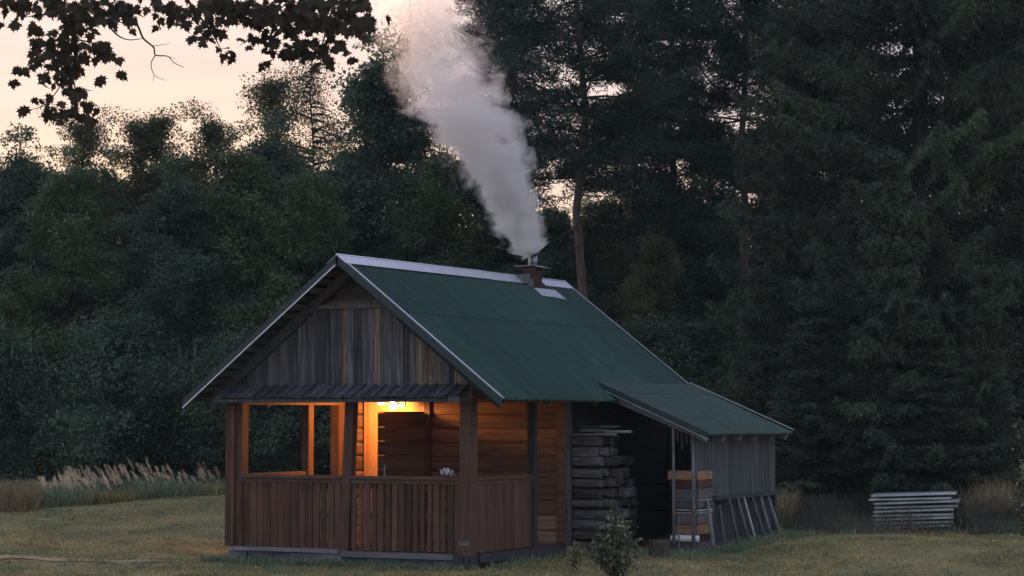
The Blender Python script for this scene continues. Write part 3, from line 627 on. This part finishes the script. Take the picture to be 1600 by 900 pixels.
def spruce(seed, H, RW, zvis=11., dens=1., power=.75):
    g = np.random.default_rng(seed); tr = MB(); tr.tube([(0, 0, -.3+(H+.3)*i/6) for i in range(7)], [.24*(1-.93*i/6)*H/18 for i in range(7)], 9)
    Ps, Ds, Rn = [], [], []
    z = .5
    while z < H*.985:
        t = z/H; L0 = RW*(1-t)**power*(1 if z > 1.2 else .8); vis = z < zvis; nb = int(10 if vis else 5)
        for k in range(nb):
            a = g.uniform(0, 6.28); ln = L0*g.uniform(.6, 1.12)+.12; n = max(5, int(ln/.085)); s = np.linspace(0, 1, n)
            dr = np.array([math.cos(a), math.sin(a), 0]); sd = np.array([-dr[1], dr[0], 0])
            rise = g.uniform(-.1, .12)+.35*t; sg = g.uniform(.28, .42)*(1-t*.6); curve = rise*s - sg*s**1.4 + .22*s**4
            bend = g.normal()*.12
            ax = dr[None]*(ln*s)[:, None] + sd[None]*(bend*ln*s**2)[:, None]; ax[:, 2] = z+g.uniform(-.05, .05)+ln*curve
            tr.tube([ax[int(q*(n-1))] for q in (0, .35, .7, 1)], [.028*(.4+ln*.2), .02, .012, .004], 4)
            br = g.uniform(-.42, .42)
            for side in (-1, 1):
                tl = (.12+.38*ln*.42*(1-s)**.6*np.minimum(1, s*4))*g.uniform(.6, 1.25, n); keep = s > .12
                m_ = int(8*dens) if vis else 4
                for u in np.linspace(.05, 1, m_):
                    w_ = g.uniform(.8, 1.2, n)
                    q = ax + sd[None]*(side*tl*u*.8)[:, None] + dr[None]*(tl*u*.45)[:, None]; q[:, 2] -= tl*u*u*.95*w_ + .01
                    q = q[keep] + g.normal(size=(keep.sum(), 3))*.025
                    Ps.append(q); Ds.append(np.tile(sd*side*.35+dr*.45+np.array([0, 0, -.75*u-.15]), (len(q), 1)) + g.normal(size=(len(q), 3))*.38); Rn.append(np.clip(.5+br+g.normal(size=len(q))*.12, 0, 1))
            ki = max(3, int(n*.45)); q = ax[g.integers(0, ki, 30)]+g.normal(size=(30, 3))*np.array([.16, .16, .1]); Ps.append(q); Ds.append(g.normal(size=(30, 3))+np.array([0, 0, -.5])); Rn.append(np.full(30, .3+br*.3))
            Ps.append(ax); Ds.append(np.tile(dr+np.array([0, 0, .1]), (n, 1))+g.normal(size=(n, 3))*.4); Rn.append(np.clip(.5+br+g.normal(size=n)*.12, 0, 1))
        z += g.uniform(.36, .56) if vis else .45
    P, D, rn = np.concatenate(Ps), np.concatenate(Ds), np.concatenate(Rn)
    P = np.repeat(P, 3, 0)+g.normal(size=(len(P)*3, 3))*.022; D = np.repeat(D, 3, 0)+g.normal(size=(len(D)*3, 3))*.6; rn = np.repeat(rn, 3)
    return tr, blades(P, D, .085, .028, g), rn, M['spruce'], M['bark']
PROTO = {}
def make(kind, name, parts):
    tr, V, rn, ml_, mb_ = parts
    me1 = tr.build('trunk', mb_); mesh1 = me1.data; bpy.data.objects.remove(me1)
    PROTO[kind] = (name, mesh1, qmesh('crown', V, rn, ml_)); print(kind, len(V))
def plant(kind, loc, label, group, rot=None, sc=1., zs=1., cat='tree'):
    name, m1, m2 = PROTO[kind]
    t = thing(name, loc, label, cat, group); t.rotation_euler = (0, 0, random.uniform(0, 6.28) if rot is None else rot); t.scale = (sc, sc, sc*zs)
    for nm_, me in (('trunk', m1), ('crown', m2)):
        o = bpy.data.objects.new(nm_, me); COL.objects.link(o); o.parent = t
    return t
make('d1', 'broadleaf_tree', deciduous(21, 9.2, 2.4, .05, 56, 560, .085, 'leafA'))
make('d2', 'broadleaf_tree', deciduous(22, 8.6, 2.2, .06, 80, 480, .075, 'leafB', cr=(.32, .6), cone=1))
make('d3', 'broadleaf_tree', deciduous(23, 9.6, 2.7, .05, 60, 560, .09, 'leafC', top=.5))
make('d4', 'young_tree', deciduous(24, 8.8, 1.35, .3, 84, 330, .06, 'birch', cr=(.24, .42), cone=1))
make('b1', 'birch_tree', deciduous(25, 11.5, 2.3, .25, 90, 200, .055, 'birch', droop=.5, top=.6, cr=(.3, .55)))
make('s1', 'undergrowth_bush', deciduous(26, 3.2, 1.9, .0, 26, 560, .075, 'leafC', cr=(.45, .75)))
make('p1', 'pine_tree', pine(31, 15.5, .28, 2.4)); make('p2', 'pine_tree', pine(32, 17, .42, 2.6)); make('p3', 'pine_tree', pine(33, 14.5, .12, 2.3))
make('f1', 'spruce_tree', spruce(41, 19, 3.9, 11, 1.1)); make('f2', 'spruce_tree', spruce(42, 14, 2.8, 11, 1.)); make('f3', 'spruce_tree', spruce(43, 7.3, 1.25, 8, 1., .85))
random.seed(99)
def T(kind, px, D, ytop, label, group, H0, rot=None, cat='tree', wide=None, slim=1):
    loc = spot(px, D, .05); ht = (D*((450-ytop)/F+PITCH)) + CAM[2] - loc[2]; s_ = ht/H0
    t = plant(kind, loc, label, group, rot, s_*slim if wide is None else wide, 1/slim if wide is None else s_/wide, cat); return t
H = {'d1': 9.1, 'd2': 8.5, 'd3': 9.5, 'd4': 8.7, 'b1': 11.3, 's1': 3.1, 'p1': 15.3, 'p2': 16.8, 'p3': 14.3, 'f1': 19, 'f2': 14, 'f3': 7.3}
GL = 'broadleaf trees along the left edge of the clearing'
for k, px, D, yt, lab in [
    ('d3', 15, 56, 195, 'dark bushy tree at the left border of the photo'),
    ('d4', 105, 57, 165, 'thin see-through young tree against the pale sky, above the dark bushy ones'),
    ('d1', 120, 54, 235, 'round-topped bushy tree in front of the thin see-through one'),
    ('d4', 196, 57.5, 168, 'narrow pointed broadleaf tree, first of the three orange-rimmed tops'),
    ('d4', 265, 58, 158, 'pointed broadleaf tree, middle one of the three orange-rimmed tops'),
    ('d3', 255, 54, 240, 'bushy broadleaf tree below the middle orange-rimmed top'),
    ('d4', 325, 58, 163, 'slim broadleaf tree, last of the three orange-rimmed tops before the birch'),
    ('d1', 360, 55, 205, 'broad leafy tree just left of the birch'),
    ('d3', 425, 57, 175, 'large dark broadleaf tree under the lacy birch crown'),
    ('d2', 560, 60, 225, 'olive broadleaf tree between birch and smoke'),
    ('d1', 475, 54.5, 240, 'leafy tree standing behind the cabin ridge end'),
    ('d1', 60, 60, 235, 'bushy tree behind the gap left of the thin see-through one'), ('d3', 175, 60.5, 222, 'bushy tree filling the gap before the first orange-rimmed top'), ('d1', 300, 60, 215, 'bushy tree filling the gap between the last two orange-rimmed tops'),
    ('d3', 605, 58, 45, 'dark tall tree right behind the smoke plume'),
    ('d1', 690, 56, 215, 'leafy tree behind the ridge, below the smoke'),
    ('d2', 760, 58, 215, 'leafy tree behind the lower smoke and chimney')]:
    T(k, px, D, yt, lab, GL, H[k], slim=.72 if k == 'd2' and D > 57 and px < 400 else 1)
T('b1', 505, 61, 25, 'tall lacy birch with sky showing all through its crown', None, H['b1'])
T('b1', 615, 63, -60, 'tall birch half hidden by the top of the smoke', None, H['b1'])
T('d4', 450, 62, 95, 'thin light-leaved tree beside the lacy birch', None, H['d4'])
GP = 'pines behind the cabin'
for k, px, D, yt, lab in [
    ('p1', 790, 58, -260, 'pine whose branches start right of the smoke plume'),
    ('p2', 905, 50, -420, 'tall pine with a bare reddish trunk rising behind the chimney'),
    ('p1', 985, 56, -300, 'dark pine right of the bare red trunk'),
    ('p1', 1060, 60, -250, 'dense pine halfway between red trunk and spruces'),
    ('p2', 1165, 54, -350, 'tall pine with visible trunk just left of the big spruces'),
    ('p2', 1230, 60, -400, 'tall pine half covered by the big spruce'),
    ('p1', 1340, 64, -330, 'pine behind the spruces, seen through their gaps'),
    ('p3', 1580, 60, -300, 'pine behind the spruces at the right border')]:
    T(k, px, D, yt, lab, GP, H[k])
for k, px, D, yt, lab in [
    ('d3', 850, 54, 300, 'dark broadleaf tree low behind the chimney'), ('d1', 955, 56, 285, 'low leafy tree at the foot of the red pine trunk'),
    ('d2', 1020, 53, 360, 'low leafy tree behind the back slope of the roof'), ('d3', 1090, 57, 265, 'dark leafy tree behind the lean-to roof'), ('d1', 1160, 52, 430, 'low leafy tree between lean-to and spruces'), ('d3', 1210, 58, 270, 'dark leafy tree against the flank of the spruces')]:
    T(k, px, D, yt, lab, 'low broadleaf trees under the pines', H[k])
GS = 'dark spruces at the right of the clearing'
T('f1', 1440, 43, -700, 'huge dark spruce, the widest tree of the photo', GS, H['f1'])
T('f2', 1275, 45.5, -260, 'dark spruce whose edge meets the pines', GS, H['f2'])
T('f1', 1600, 46, -600, 'tall dark spruce at the right border', GS, H['f1'], rot=2.)
T('f3', 1390, 39.2, 235, 'young pointed spruce in front of the huge one', GS, H['f3'], rot=1.)
T('f3', 1185, 42.5, 420, 'small spruce beside the shed roof', GS, H['f3'], rot=4.)
T('f3', 1535, 39.5, 420, 'small spruce above the dry grass tuft', GS, H['f3'], rot=5.)
T('f3', 1275, 40, 470, 'low spruce between shed and metal stack', GS, H['f3'], rot=3., wide=1.0)
T('f3', 1450, 39.2, 520, 'low spruce right behind the metal stack', GS, H['f3'], rot=.4, wide=1.0)
# undergrowth along the wood's foot
BL = ['dark bush cut by the left border behind the dry grass', 'dark bush behind the left end of the feathery grass', 'dark bush behind the middle of the feathery grass', 'dark bush behind the thickest feathery plumes', 'dark bush between feathery grass and the pair of bare trunks',
      'dark bush right outside the left porch post', 'dark bush seen through the left porch opening', 'dark bush seen past the slim inner post of the porch', 'bush hidden behind the left half of the gable', 'bush hidden behind the gable peak', 'bush hidden behind the roof slope under the ridge', 'bush hidden behind the roof below the chimney',
      'dark bush just above the far end of the green roof', 'dark bush above the lean-to roof', 'dark bush between the lean-to eave and the spruces', 'dark bush deep under the huge spruce']
for i, px in enumerate([-10, 60, 130, 205, 275, 350, 430, 520, 610, 700, 800, 890, 980, 1070, 1150, 1330]):
    T('s1', px, 52.5+random.uniform(-1., 1.2), 560+random.uniform(-60, 45), BL[i], 'bushes along the foot of the wood', H['s1'], cat='bush')
# deeper rows, closing the wood
gr = random.Random(3)
for row, (D, y0) in enumerate([(67, 300), (78, 330)]):
    for i in range(15):
        px = -40+i*115+gr.uniform(-25, 25)+row*50; k = gr.choice(['d1', 'd2', 'd3']); yt = y0+gr.uniform(-40, 40)
        if px > 700: k = gr.choice(['d2', 'd3', 'd1']); yt = 285+gr.uniform(-50, 50)
        T(k, px, D, yt, 'tree deeper in the wood behind the clearing', 'trees deeper in the wood', H[k])

# bare thin trunks at the wood's foot
for px, y1, r_ in ((283, 560, .05), (308, 540, .055), (165, 600, .04)):
    p = spot(px, 51.3); mb = MB(); mb.tube([(p[0], p[1], p[2]-.1), (p[0]+.05, p[1], p[2]+1.5), (p[0]-.05, p[1], p[2]+3.2)], [r_, r_*.85, r_*.6], 7)
    solo('dead_sapling', mb, M['bark'], p, {283: 'thin bare trunk just left of the porch, first of a pair', 308: 'thin bare trunk nearest the porch post, second of a pair', 165: 'thinnest bare trunk above the feathery grass'}[px], 'dead tree', 'thin trunks at the wood edge', True)

# ------------------------------------------------------------------ maple overhanging from the left
def maple():
    g = np.random.default_rng(77); D0 = 24.
    t = thing('maple_tree', spot(-330, D0), 'overhanging maple with lobed leaves dark against the sky', 'tree')
    tr = MB(); b0 = spot(-330, D0, .3); top = at(-330, -500, D0)
    tr.tube([b0, (b0[0], b0[1], 4.), (b0[0]+.1, b0[1]+.1, 8.), tuple(top)], [.3, .25, .2, .1], 10)
    def limb(ctrl, r0, r1, n=24):
        P = [at(x, y, D0+dd) for x, y, dd in ctrl]; out = []
        for i in range(len(P)-1):
            for k in range(6):
                u = k/6; p0 = P[max(i-1, 0)]; p1, p2 = P[i], P[i+1]; p3 = P[min(i+2, len(P)-1)]
                out.append(.5*((2*p1)+(p2-p0)*u+(2*p0-5*p1+4*p2-p3)*u*u+(3*p1-p0-3*p2+p3)*u**3))
        out.append(P[-1]); m_ = len(out); tr.tube(out, [r0+(r1-r0)*i/(m_-1) for i in range(m_)], 6); return np.array(out)
    limb([(-330, -260, 0), (-150, -120, .2), (60, -60, 0), (260, -50, -.2), (450, -35, 0), (575, 0, .2)], .1, .012)
    limb([(60, -60, 0), (90, -10, .2), (105, 50, .2), (110, 110, 0), (125, 160, 0)], .03, .005)
    limb([(105, 50, .2), (60, 85, 0), (30, 120, 0)], .01, .003); limb([(110, 110, 0), (75, 160, 0), (45, 172, .1)], .008, .003)
    limb([(105, 60, .2), (150, 70, 0), (190, 105, 0)], .01, .003)
    limb([(260, -50, -.2), (300, 10, 0), (330, 50, 0), (347, 80, .1)], .02, .003); limb([(450, -35, 0), (430, 30, 0), (415, 85, 0)], .02, .003)
    limb([(500, -20, 0), (510, 40, 0), (495, 95, .1)], .02, .003)
    # bare twigs against the sky
    limb([(160, 25, 0), (180, 52, 0), (200, 62, 0), (224, 60, 0)], .012, .003)
    limb([(205, 30, 0), (216, 42, 0), (224, 60, 0), (240, 74, 0), (243, 86, 0), (262, 88, .1), (272, 98, 0), (287, 105, .1)], .013, .003)
    limb([(243, 86, 0), (236, 100, 0), (242, 118, 0), (260, 126, 0)], .006, .002); limb([(240, 72, 0), (252, 70, 0), (266, 68, 0)], .004, .002); limb([(240, 118, 0), (240, 128, 0)], .003, .0015); limb([(262, 88, .1), (275, 92, 0)], .003, .0015)
    tk = tr.build('trunk', M['bark'], None); tk.parent = t; tk.matrix_parent_inverse = Matrix.Translation(t.location).inverted()
    # leaf sprays: (px, py, spread x, spread y, count)
    SP = [(20, 5, 40, 14, 70), (80, 2, 40, 10, 60), (60, 20, 40, 9, 30), (130, 12, 34, 13, 80), (175, 10, 30, 14, 80), (205, 28, 10, 12, 26), (115, 40, 26, 18, 70), (160, 32, 20, 10, 34), (100, 75, 26, 18, 85), (55, 42, 16, 8, 12), (28, 35, 9, 5, 4), (2, 38, 5, 4, 3),
          (62, 75, 16, 14, 34), (150, 80, 22, 16, 48), (175, 85, 14, 9, 12), (85, 110, 24, 14, 44), (40, 110, 18, 9, 14), (22, 126, 12, 4, 6), (115, 110, 16, 14, 30), (160, 120, 14, 6, 6), (185, 112, 6, 5, 3), (120, 140, 14, 10, 22), (75, 135, 12, 7, 8), (70, 158, 20, 6, 12), (42, 172, 9, 4, 4), (78, 178, 14, 5, 9),
          (130, 160, 14, 12, 22), (110, 178, 20, 8, 34), (140, 182, 10, 8, 14), (148, 168, 6, 5, 5),
          (245, 8, 16, 10, 14), (250, 40, 8, 9, 7), (270, 12, 22, 14, 34), (300, 25, 26, 18, 54), (302, 60, 9, 6, 6), (330, 45, 18, 16, 34), (345, 72, 9, 6, 5), (350, 85, 5, 3, 2), (345, 15, 34, 16, 70), (390, 20, 30, 18, 80), (385, 58, 14, 10, 14), (365, 85, 5, 4, 3),
          (430, 25, 34, 20, 110), (425, 62, 18, 16, 40), (412, 100, 10, 5, 7), (455, 82, 14, 11, 26), (480, 25, 34, 22, 130), (480, 70, 22, 16, 52), (490, 105, 9, 9, 11), (530, 30, 30, 20, 110), (530, 72, 22, 14, 46), (545, 92, 9, 4, 5), (565, 40, 16, 16, 44), (578, 30, 7, 10, 12), (510, 90, 14, 8, 12), (355, 3, 60, 6, 60), (480, 4, 60, 6, 80), (555, 8, 20, 8, 30), (377, 76, 10, 6, 4)]
    # lobed outline of one leaf, stalk end at the origin, tip along +y
    half = [(.0, 0), (.10, -.06), (.30, -.10), (.19, .06), (.50, .11), (.36, .24), (.53, .45), (.30, .41), (.21, .48), (.22, .71), (.09, .73)]
    out = np.array(half+[(0, 1.0)]+[(-x, y) for x, y in half[:0:-1]]); n = len(out)
    Ps = []; U1 = []
    for x, y, sx, sy, c in SP:
        c = max(2, int(c*.55))
        q = np.stack([x+g.normal(size=c)*sx*.62, y+g.normal(size=c)*sy*.62, g.normal(size=c)*.35], 1); Ps += [at(a, b_, D0+d_) for a, b_, d_ in q]
    Ps = np.array(Ps); N = len(Ps); view = unit((Ps-CAM))
    nrm = unit(-view*1.0+np.array([0, 0, .25])+g.normal(size=(N, 3))*.65); dn = np.tile([0., 0, -1.], (N, 1))+RT[None]*g.normal(size=(N, 1))*.9+g.normal(size=(N, 3))*.25
    dn = unit(dn-nrm*(dn*nrm).sum(1, keepdims=True)); sd = np.cross(dn, nrm); s_ = g.uniform(.09, .14, N)[:, None, None]
    fold = np.abs(out[:, 0])[None, :, None]*nrm[:, None, :]*-.25
    V = Ps[:, None, :]+s_*(sd[:, None, :]*out[None, :, 0:1]+dn[:, None, :]*out[None, :, 1:2]+fold)
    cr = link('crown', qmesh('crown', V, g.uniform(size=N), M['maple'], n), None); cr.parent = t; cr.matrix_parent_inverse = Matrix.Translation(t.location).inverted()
maple()

# ------------------------------------------------------------------ bushes and plants near the cabin
def shrub(name, px, D, py_top, wpx, n, m, label, lsz=.06, seed=1, cat='bush', seedh=0.):
    g = np.random.default_rng(seed); random.seed(seed); p = np.array(spot(px, D)); h = (D*((450-py_top)/F+PITCH))+CAM[2]-p[2]; rw = wpx/F*D/2
    t = thing(name, tuple(p), label, cat); st = MB(); Ps, Ds = [], []
    for i in range(n):
        a = g.uniform(0, 6.28); lean = g.uniform(.1, 1.)*rw; top = p+np.array([math.cos(a)*lean, math.sin(a)*lean, h*g.uniform(.45, 1)*(1-.35*(lean/rw)**2)])
        mid = (p+top)/2+np.array([math.cos(a), math.sin(a), 0])*lean*.25+np.array([0, 0, h*.08]); pts = [p-[0, 0, .05], mid, top]; st.tube(pts, [.009, .006, .003], 4)
        u = g.uniform(.15, 1, 60)**.8; q = np.where(u[:, None] < .5, pts[0]+(mid-pts[0])*(u*2)[:, None], mid+(top-mid)*((u-.5)*2)[:, None]); Ps.append(q+g.normal(size=q.shape)*.035); Ds.append(g.normal(size=q.shape)+np.array([math.cos(a)*.5, math.sin(a)*.5, -.1]))
    s_ = st.build('stem', M['bark'], None); s_.parent = t; s_.matrix_parent_inverse = Matrix.Translation(t.location).inverted()
    P, Dd = np.concatenate(Ps), np.concatenate(Ds); c = link('foliage', qmesh('foliage', leaves(P, Dd, lsz, .7, g, .6), g.uniform(size=len(P)), m), None); c.parent = t; c.matrix_parent_inverse = Matrix.Translation(t.location).inverted()
shrub('garden_bush', 962, 28.3, 790, 76, 34, M['bush'], 'leafy pale green bush on the grass before the woodpile', .055, 3)
shrub('young_sapling', 897, 29.8, 842, 22, 10, M['straw'], 'small brownish seedling left of the leafy bush', .035, 4, 'plant')
shrub('garden_shrub', 1622, 27., 588, 95, 60, M['bush'], 'pale round-leaved shrub cut off by the right border', .06, 6)
# blades: n stalks over sampled positions
def tufts(name, P, h, wd, m, lean=.35, g=None, kind='stuff', label=None):
    g = g or np.random.default_rng(5); N = len(P); D = np.stack([g.normal(size=N)*lean, g.normal(size=N)*lean, np.ones(N)], 1)
    me = qmesh(name, blades(P, D, h, wd, g), g.uniform(size=N), m); o = link(name, me); tag(o, label, None, None, kind); return o
g = np.random.default_rng(12)
def on_ground(px, D):
    q = CAM[None]+(FWH[None]+RT[None]*((px-800)/F)[:, None])*D[:, None]; q[:, 2] = gz(q[:, 0], q[:, 1])-.005; return q
def inside_cabin(q, m_=.0): return (q[:, 0] > -3.85-m_) & (q[:, 0] < .05+m_) & (q[:, 1] > -.03-m_) & (q[:, 1] < 6.5+m_)
N = 230000; px = g.uniform(-30, 1640, N); D = 24.5+ (g.uniform(0, 1, N)**1.5)*26
ed = np.where(px < 700, 44.6+px/372*4.2, 36.5); P = on_ground(px, D); nz_ = np.sin(P[:, 0]*1.1+np.sin(P[:, 1]*.8)*2)*np.sin(P[:, 1]*1.3+P[:, 0]*.4)+g.normal(size=N)*.6
k = (D < ed) & ~inside_cabin(P) & (nz_ > -.35) & ~((P[:, 0] < -3.8) & (abs(P[:, 1]+.85) < .3) & (g.uniform(size=N) < .55)); tufts('grass', P[k], .04, .014, M['grass'], .8, g)
# longer grass fringe at the far edge, left
n = 260; px = g.uniform(-30, 1640, n); D = 25+g.uniform(0, 1, n)**1.3*22; c = on_ground(px, D); c = c[~inside_cabin(c, .3) & (D < np.where(px < 700, 47, 36))]
P = np.repeat(c, 26, 0)+np.concatenate([g.normal(size=(len(c)*26, 2))*.07, np.zeros((len(c)*26, 1))], 1); tufts('grass_tufts', P, .10, .013, M['tall'], .7, g)
N = 26000; px = g.uniform(-30, 372, N); D = 44.3+px/372*4.2+g.uniform(0, 5, N); P = on_ground(px, D); k = np.sin(P[:, 0]*1.9)+np.sin(P[:, 1]*2.3+P[:, 0])+g.normal(size=N)*.5 > -.4; tufts('tall_grass', P[k], .30, .02, M['tall'], .4, g); tufts('tall_grass', P[~k], .2, .016, M['grass'], .4, g)
N = 7000; px = g.uniform(-30, 60, N); D = g.uniform(44, 47, N); P = on_ground(px, D); tufts('dry_grass', P, .42, .012, M['straw'], .25, g)
# feathery plumes
def plumes():
    g = np.random.default_rng(8); Vs = []; st = []
    n = 170; px = np.concatenate([g.uniform(60, 250, 130), g.uniform(250, 352, 40)]); 
    D = 44.8+px/372*4.2+g.uniform(.2, 2.6, n); P = on_ground(px, D)
    for i in range(n):
        h = g.uniform(.28, .70)*(.45+.55*math.sin(min(1, max(0, (px[i]-40)/150))*1.57))*(1 if px[i] < 250 else .85); wind = RT*g.uniform(-.42, -.08)*h+np.array([0, 0, 0]); p0 = P[i]; tip = p0+np.array([0, 0, h])-wind*-.9+g.normal(size=3)*.03
        k = 46; u = np.linspace(.68, 1, k); ax = p0+(tip-p0)*u[:, None]; ax = ax+(-RT*.10)[None]*((u-.5)**2*2)[:, None]
        d = np.tile(unit((tip-p0)[None])*1.+(-RT*.5)[None], (k, 1))+g.normal(size=(k, 3))*.28; Vs.append(blades(ax+g.normal(size=(k, 3))*.012, d, .06, .011, g)); st.append(np.stack([p0-RT*.004, p0+RT*.004, ax[0]+RT*.003, ax[0]-RT*.003])[None])
    V = np.concatenate(Vs); o = link('feather_grass', qmesh('feather_grass', V, g.uniform(size=len(V)), M['plume'])); tag(o, 'pale feathery grass plumes leaning at the meadow edge', None, None, 'stuff')
    V = np.concatenate(st); o = link('grass_stalks', qmesh('grass_stalks', V, g.uniform(size=len(V)), M['straw'])); tag(o, 'thin stalks of the feathery grass', None, None, 'stuff')
plumes()
# weeds round the cabin base, the shed and under the spruces
Q = []
for (x0, x1, y0, y1, n) in [(-4.1, -2.1, -.35, .0, 2600), (-2.1, .1, -.2, .05, 900), (.05, .35, .2, 2.8, 500), (.3, 2.2, 2.3, 3.2, 1200), (1.75, 2.3, 3.5, 6.9, 3600), (-4.2, -3.9, -.2, 2, 300)]:
    x = g.uniform(x0, x1, n); y = g.uniform(y0, y1, n); Q.append(np.stack([x, y, gz(x, y)-.01], 1))
Q = np.concatenate(Q); tufts('weeds', Q, .10, .014, M['tall'], .6, g)
N = 42000; px = g.uniform(1225, 1640, N); D = g.uniform(35.6, 40.5, N); P = on_ground(px, D)
wave = np.sin(P[:, 0]*2.1+np.sin(P[:, 1]*1.7)*1.5)+.7*np.sin(P[:, 0]*4.7+P[:, 1]*2.2)+g.normal(size=N)*.5
hh = (D > 36.8+.25*wave) | (g.uniform(size=N) < .25); e = (P-np.array([bx, by, 0])); u1 = e@np.array([du.x, du.y, 0]); v1 = e@np.array([dv2.x, dv2.y, 0]); blk = (np.abs(u1-.65) < .75) & (v1 > -.05) & (v1 < .95)
hh &= ~blk & ~((v1 > -1.2) & (v1 < 0) & (np.abs(u1-.65) < .9) & (g.uniform(size=N) < .75))
tufts('undergrowth', P[hh & (wave > .5)], .40, .012, M['dry'], .5, g); tufts('undergrowth', P[hh & (wave <= .5) & (wave > -.4)], .24, .014, M['dry'], .6, g); tufts('undergrowth', P[hh & (wave <= -.4)], .2, .014, M['weed'], .7, g)
N = 1100; px = g.normal(1555, 14, N)+12*np.sin(np.arange(N)*.013); D = g.uniform(37.4, 38.4, N); P = on_ground(px, D); q = tufts('straw_tuft', P, .6, .010, M['straw'], .5, g)
N = 600; px = g.normal(1226, 5, N); D = g.uniform(37.5, 38.6, N); P = on_ground(px, D); tufts('straw_grass', P, .5, .012, M['straw'], .3, g)

# ------------------------------------------------------------------ smoke
def smoke():
    base = Vector((-1.82, 5.37, 4.36)); D0 = float((np.array(base)-CAM)@FW)
    path = [(829, 400, 12), (823, 388, 33), (816, 365, 38), (803, 330, 42), (787, 290, 48), (768, 250, 58), (738, 200, 72), (710, 150, 76), (688, 100, 74), (672, 50, 72), (655, 0, 76), (640, -60, 90), (620, -130, 110)]
    mb = MB(); n = 20; P = [Vector(at(x, y, D0)) for x, y, r in path]; rad = [r/F*D0*1.38 for *_, r in path]
    mb.tube(P, rad, n); o = mb.build('smoke', bpy.data.materials.new('smoke'), None, True); tag(o, 'pale smoke plume drifting up from the chimney', None, None, 'stuff')
    m = o.data.materials[0]; m.use_nodes = True; t = m.node_tree; t.nodes.clear(); Nn = t.nodes.new; K = t.links.new
    pos = Nn('ShaderNodeTexCoord'); sx = Nn('ShaderNodeSeparateXYZ'); K(pos.outputs['Object'], sx.inputs[0])
    # centreline and radius as functions of height
    z0, z1 = P[0].z, P[-1].z
    h = Nn('ShaderNodeMapRange'); h.inputs[1].default_value = z0; h.inputs[2].default_value = z1; K(sx.outputs[2], h.inputs[0])
    def curve(vals):
        lo, hi = min(vals), max(vals); c = Nn('ShaderNodeFloatCurve'); cm = c.mapping.curves[0]; pts = [((p.z-z0)/(z1-z0), (v-lo)/(hi-lo+1e-9)) for p, v in zip(P, vals)]
        cm.points[0].location = pts[0]; cm.points[1].location = pts[-1]
        for q in pts[1:-1]: cm.points.new(*q)
        c.mapping.update(); K(h.outputs[0], c.inputs['Value']); r = Nn('ShaderNodeMapRange'); r.inputs[3].default_value = lo; r.inputs[4].default_value = hi; K(c.outputs[0], r.inputs[0]); return r.outputs[0]
    cx = curve([p.x for p in P]); cy_ = curve([p.y for p in P]); rd = curve(rad)
    cc = Nn('ShaderNodeCombineXYZ'); K(cx, cc.inputs[0]); K(cy_, cc.inputs[1]); K(sx.outputs[2], cc.inputs[2])
    sub = Nn('ShaderNodeVectorMath'); sub.operation = 'SUBTRACT'; K(pos.outputs['Object'], sub.inputs[0]); K(cc.outputs[0], sub.inputs[1])
    # warp by noise
    n1 = Nn('ShaderNodeTexNoise'); n1.inputs['Scale'].default_value = 2.9; n1.inputs['Detail'].default_value = 7; n1.inputs['Roughness'].default_value = .66; n1.inputs['Distortion'].default_value = .4; K(pos.outputs['Object'], n1.inputs[0])
    ln = Nn('ShaderNodeVectorMath'); ln.operation = 'LENGTH'; K(sub.outputs[0], ln.inputs[0])
    dv = Nn('ShaderNodeMath'); dv.operation = 'DIVIDE'; K(ln.outputs['Value'], dv.inputs[0]); K(rd, dv.inputs[1])
    nn = Nn('ShaderNodeMath'); nn.operation = 'MULTIPLY_ADD'; nn.inputs[1].default_value = 2.7; nn.inputs[2].default_value = -1.33; K(n1.outputs[0], nn.inputs[0])
    e = Nn('ShaderNodeMath'); e.operation = 'ADD'; K(dv.outputs[0], e.inputs[0]); K(nn.outputs[0], e.inputs[1])
    ed_ = Nn('ShaderNodeMapRange'); ed_.interpolation_type = 'SMOOTHSTEP'; ed_.inputs[1].default_value = .78; ed_.inputs[2].default_value = .38; ed_.inputs[3].default_value = 0; ed_.inputs[4].default_value = 1; K(e.outputs[0], ed_.inputs[0])
    fr = Nn('ShaderNodeFloatCurve'); cm = fr.mapping.curves[0]; cm.points[0].location = (0, 1); cm.points[1].location = (1, .02)
    for q in ((.12, .75), (.3, .26), (.5, .10), (.7, .04)): cm.points.new(*q)
    fr.mapping.update(); K(h.outputs[0], fr.inputs['Value'])
    mm = Nn('ShaderNodeMath'); mm.operation = 'MULTIPLY'; K(ed_.outputs[0], mm.inputs[0]); K(fr.outputs[0], mm.inputs[1])
    m3 = Nn('ShaderNodeMath'); m3.operation = 'MULTIPLY'; m3.inputs[1].default_value = 30; K(mm.outputs[0], m3.inputs[0])
    pv = Nn('ShaderNodeVolumePrincipled'); pv.inputs['Color'].default_value = (1, .975, .965, 1); pv.inputs['Anisotropy'].default_value = 0.6; K(m3.outputs[0], pv.inputs['Density'])
    ou = Nn('ShaderNodeOutputMaterial'); K(pv.outputs[0], ou.inputs['Volume'])
smoke()

# evening haze, a bluish volume added to lift the dark tones
def haze():
    mb = MB(); mb.box(-120, 80, -60, 140, -3, 32, 0, .5); o = mb.build('haze', bpy.data.materials.new('haze')); tag(o, 'thin evening haze added over the clearing to lift the darks', None, None, 'stuff')
    m = o.data.materials[0]; m.use_nodes = True; t = m.node_tree; t.nodes.clear(); v = t.nodes.new('ShaderNodeVolumePrincipled'); v.inputs['Color'].default_value = (.72, .86, 1, 1)
    v.inputs['Density'].default_value = .00035; v.inputs['Anisotropy'].default_value = 0.0; ou = t.nodes.new('ShaderNodeOutputMaterial'); t.links.new(v.outputs[0], ou.inputs['Volume'])
haze()
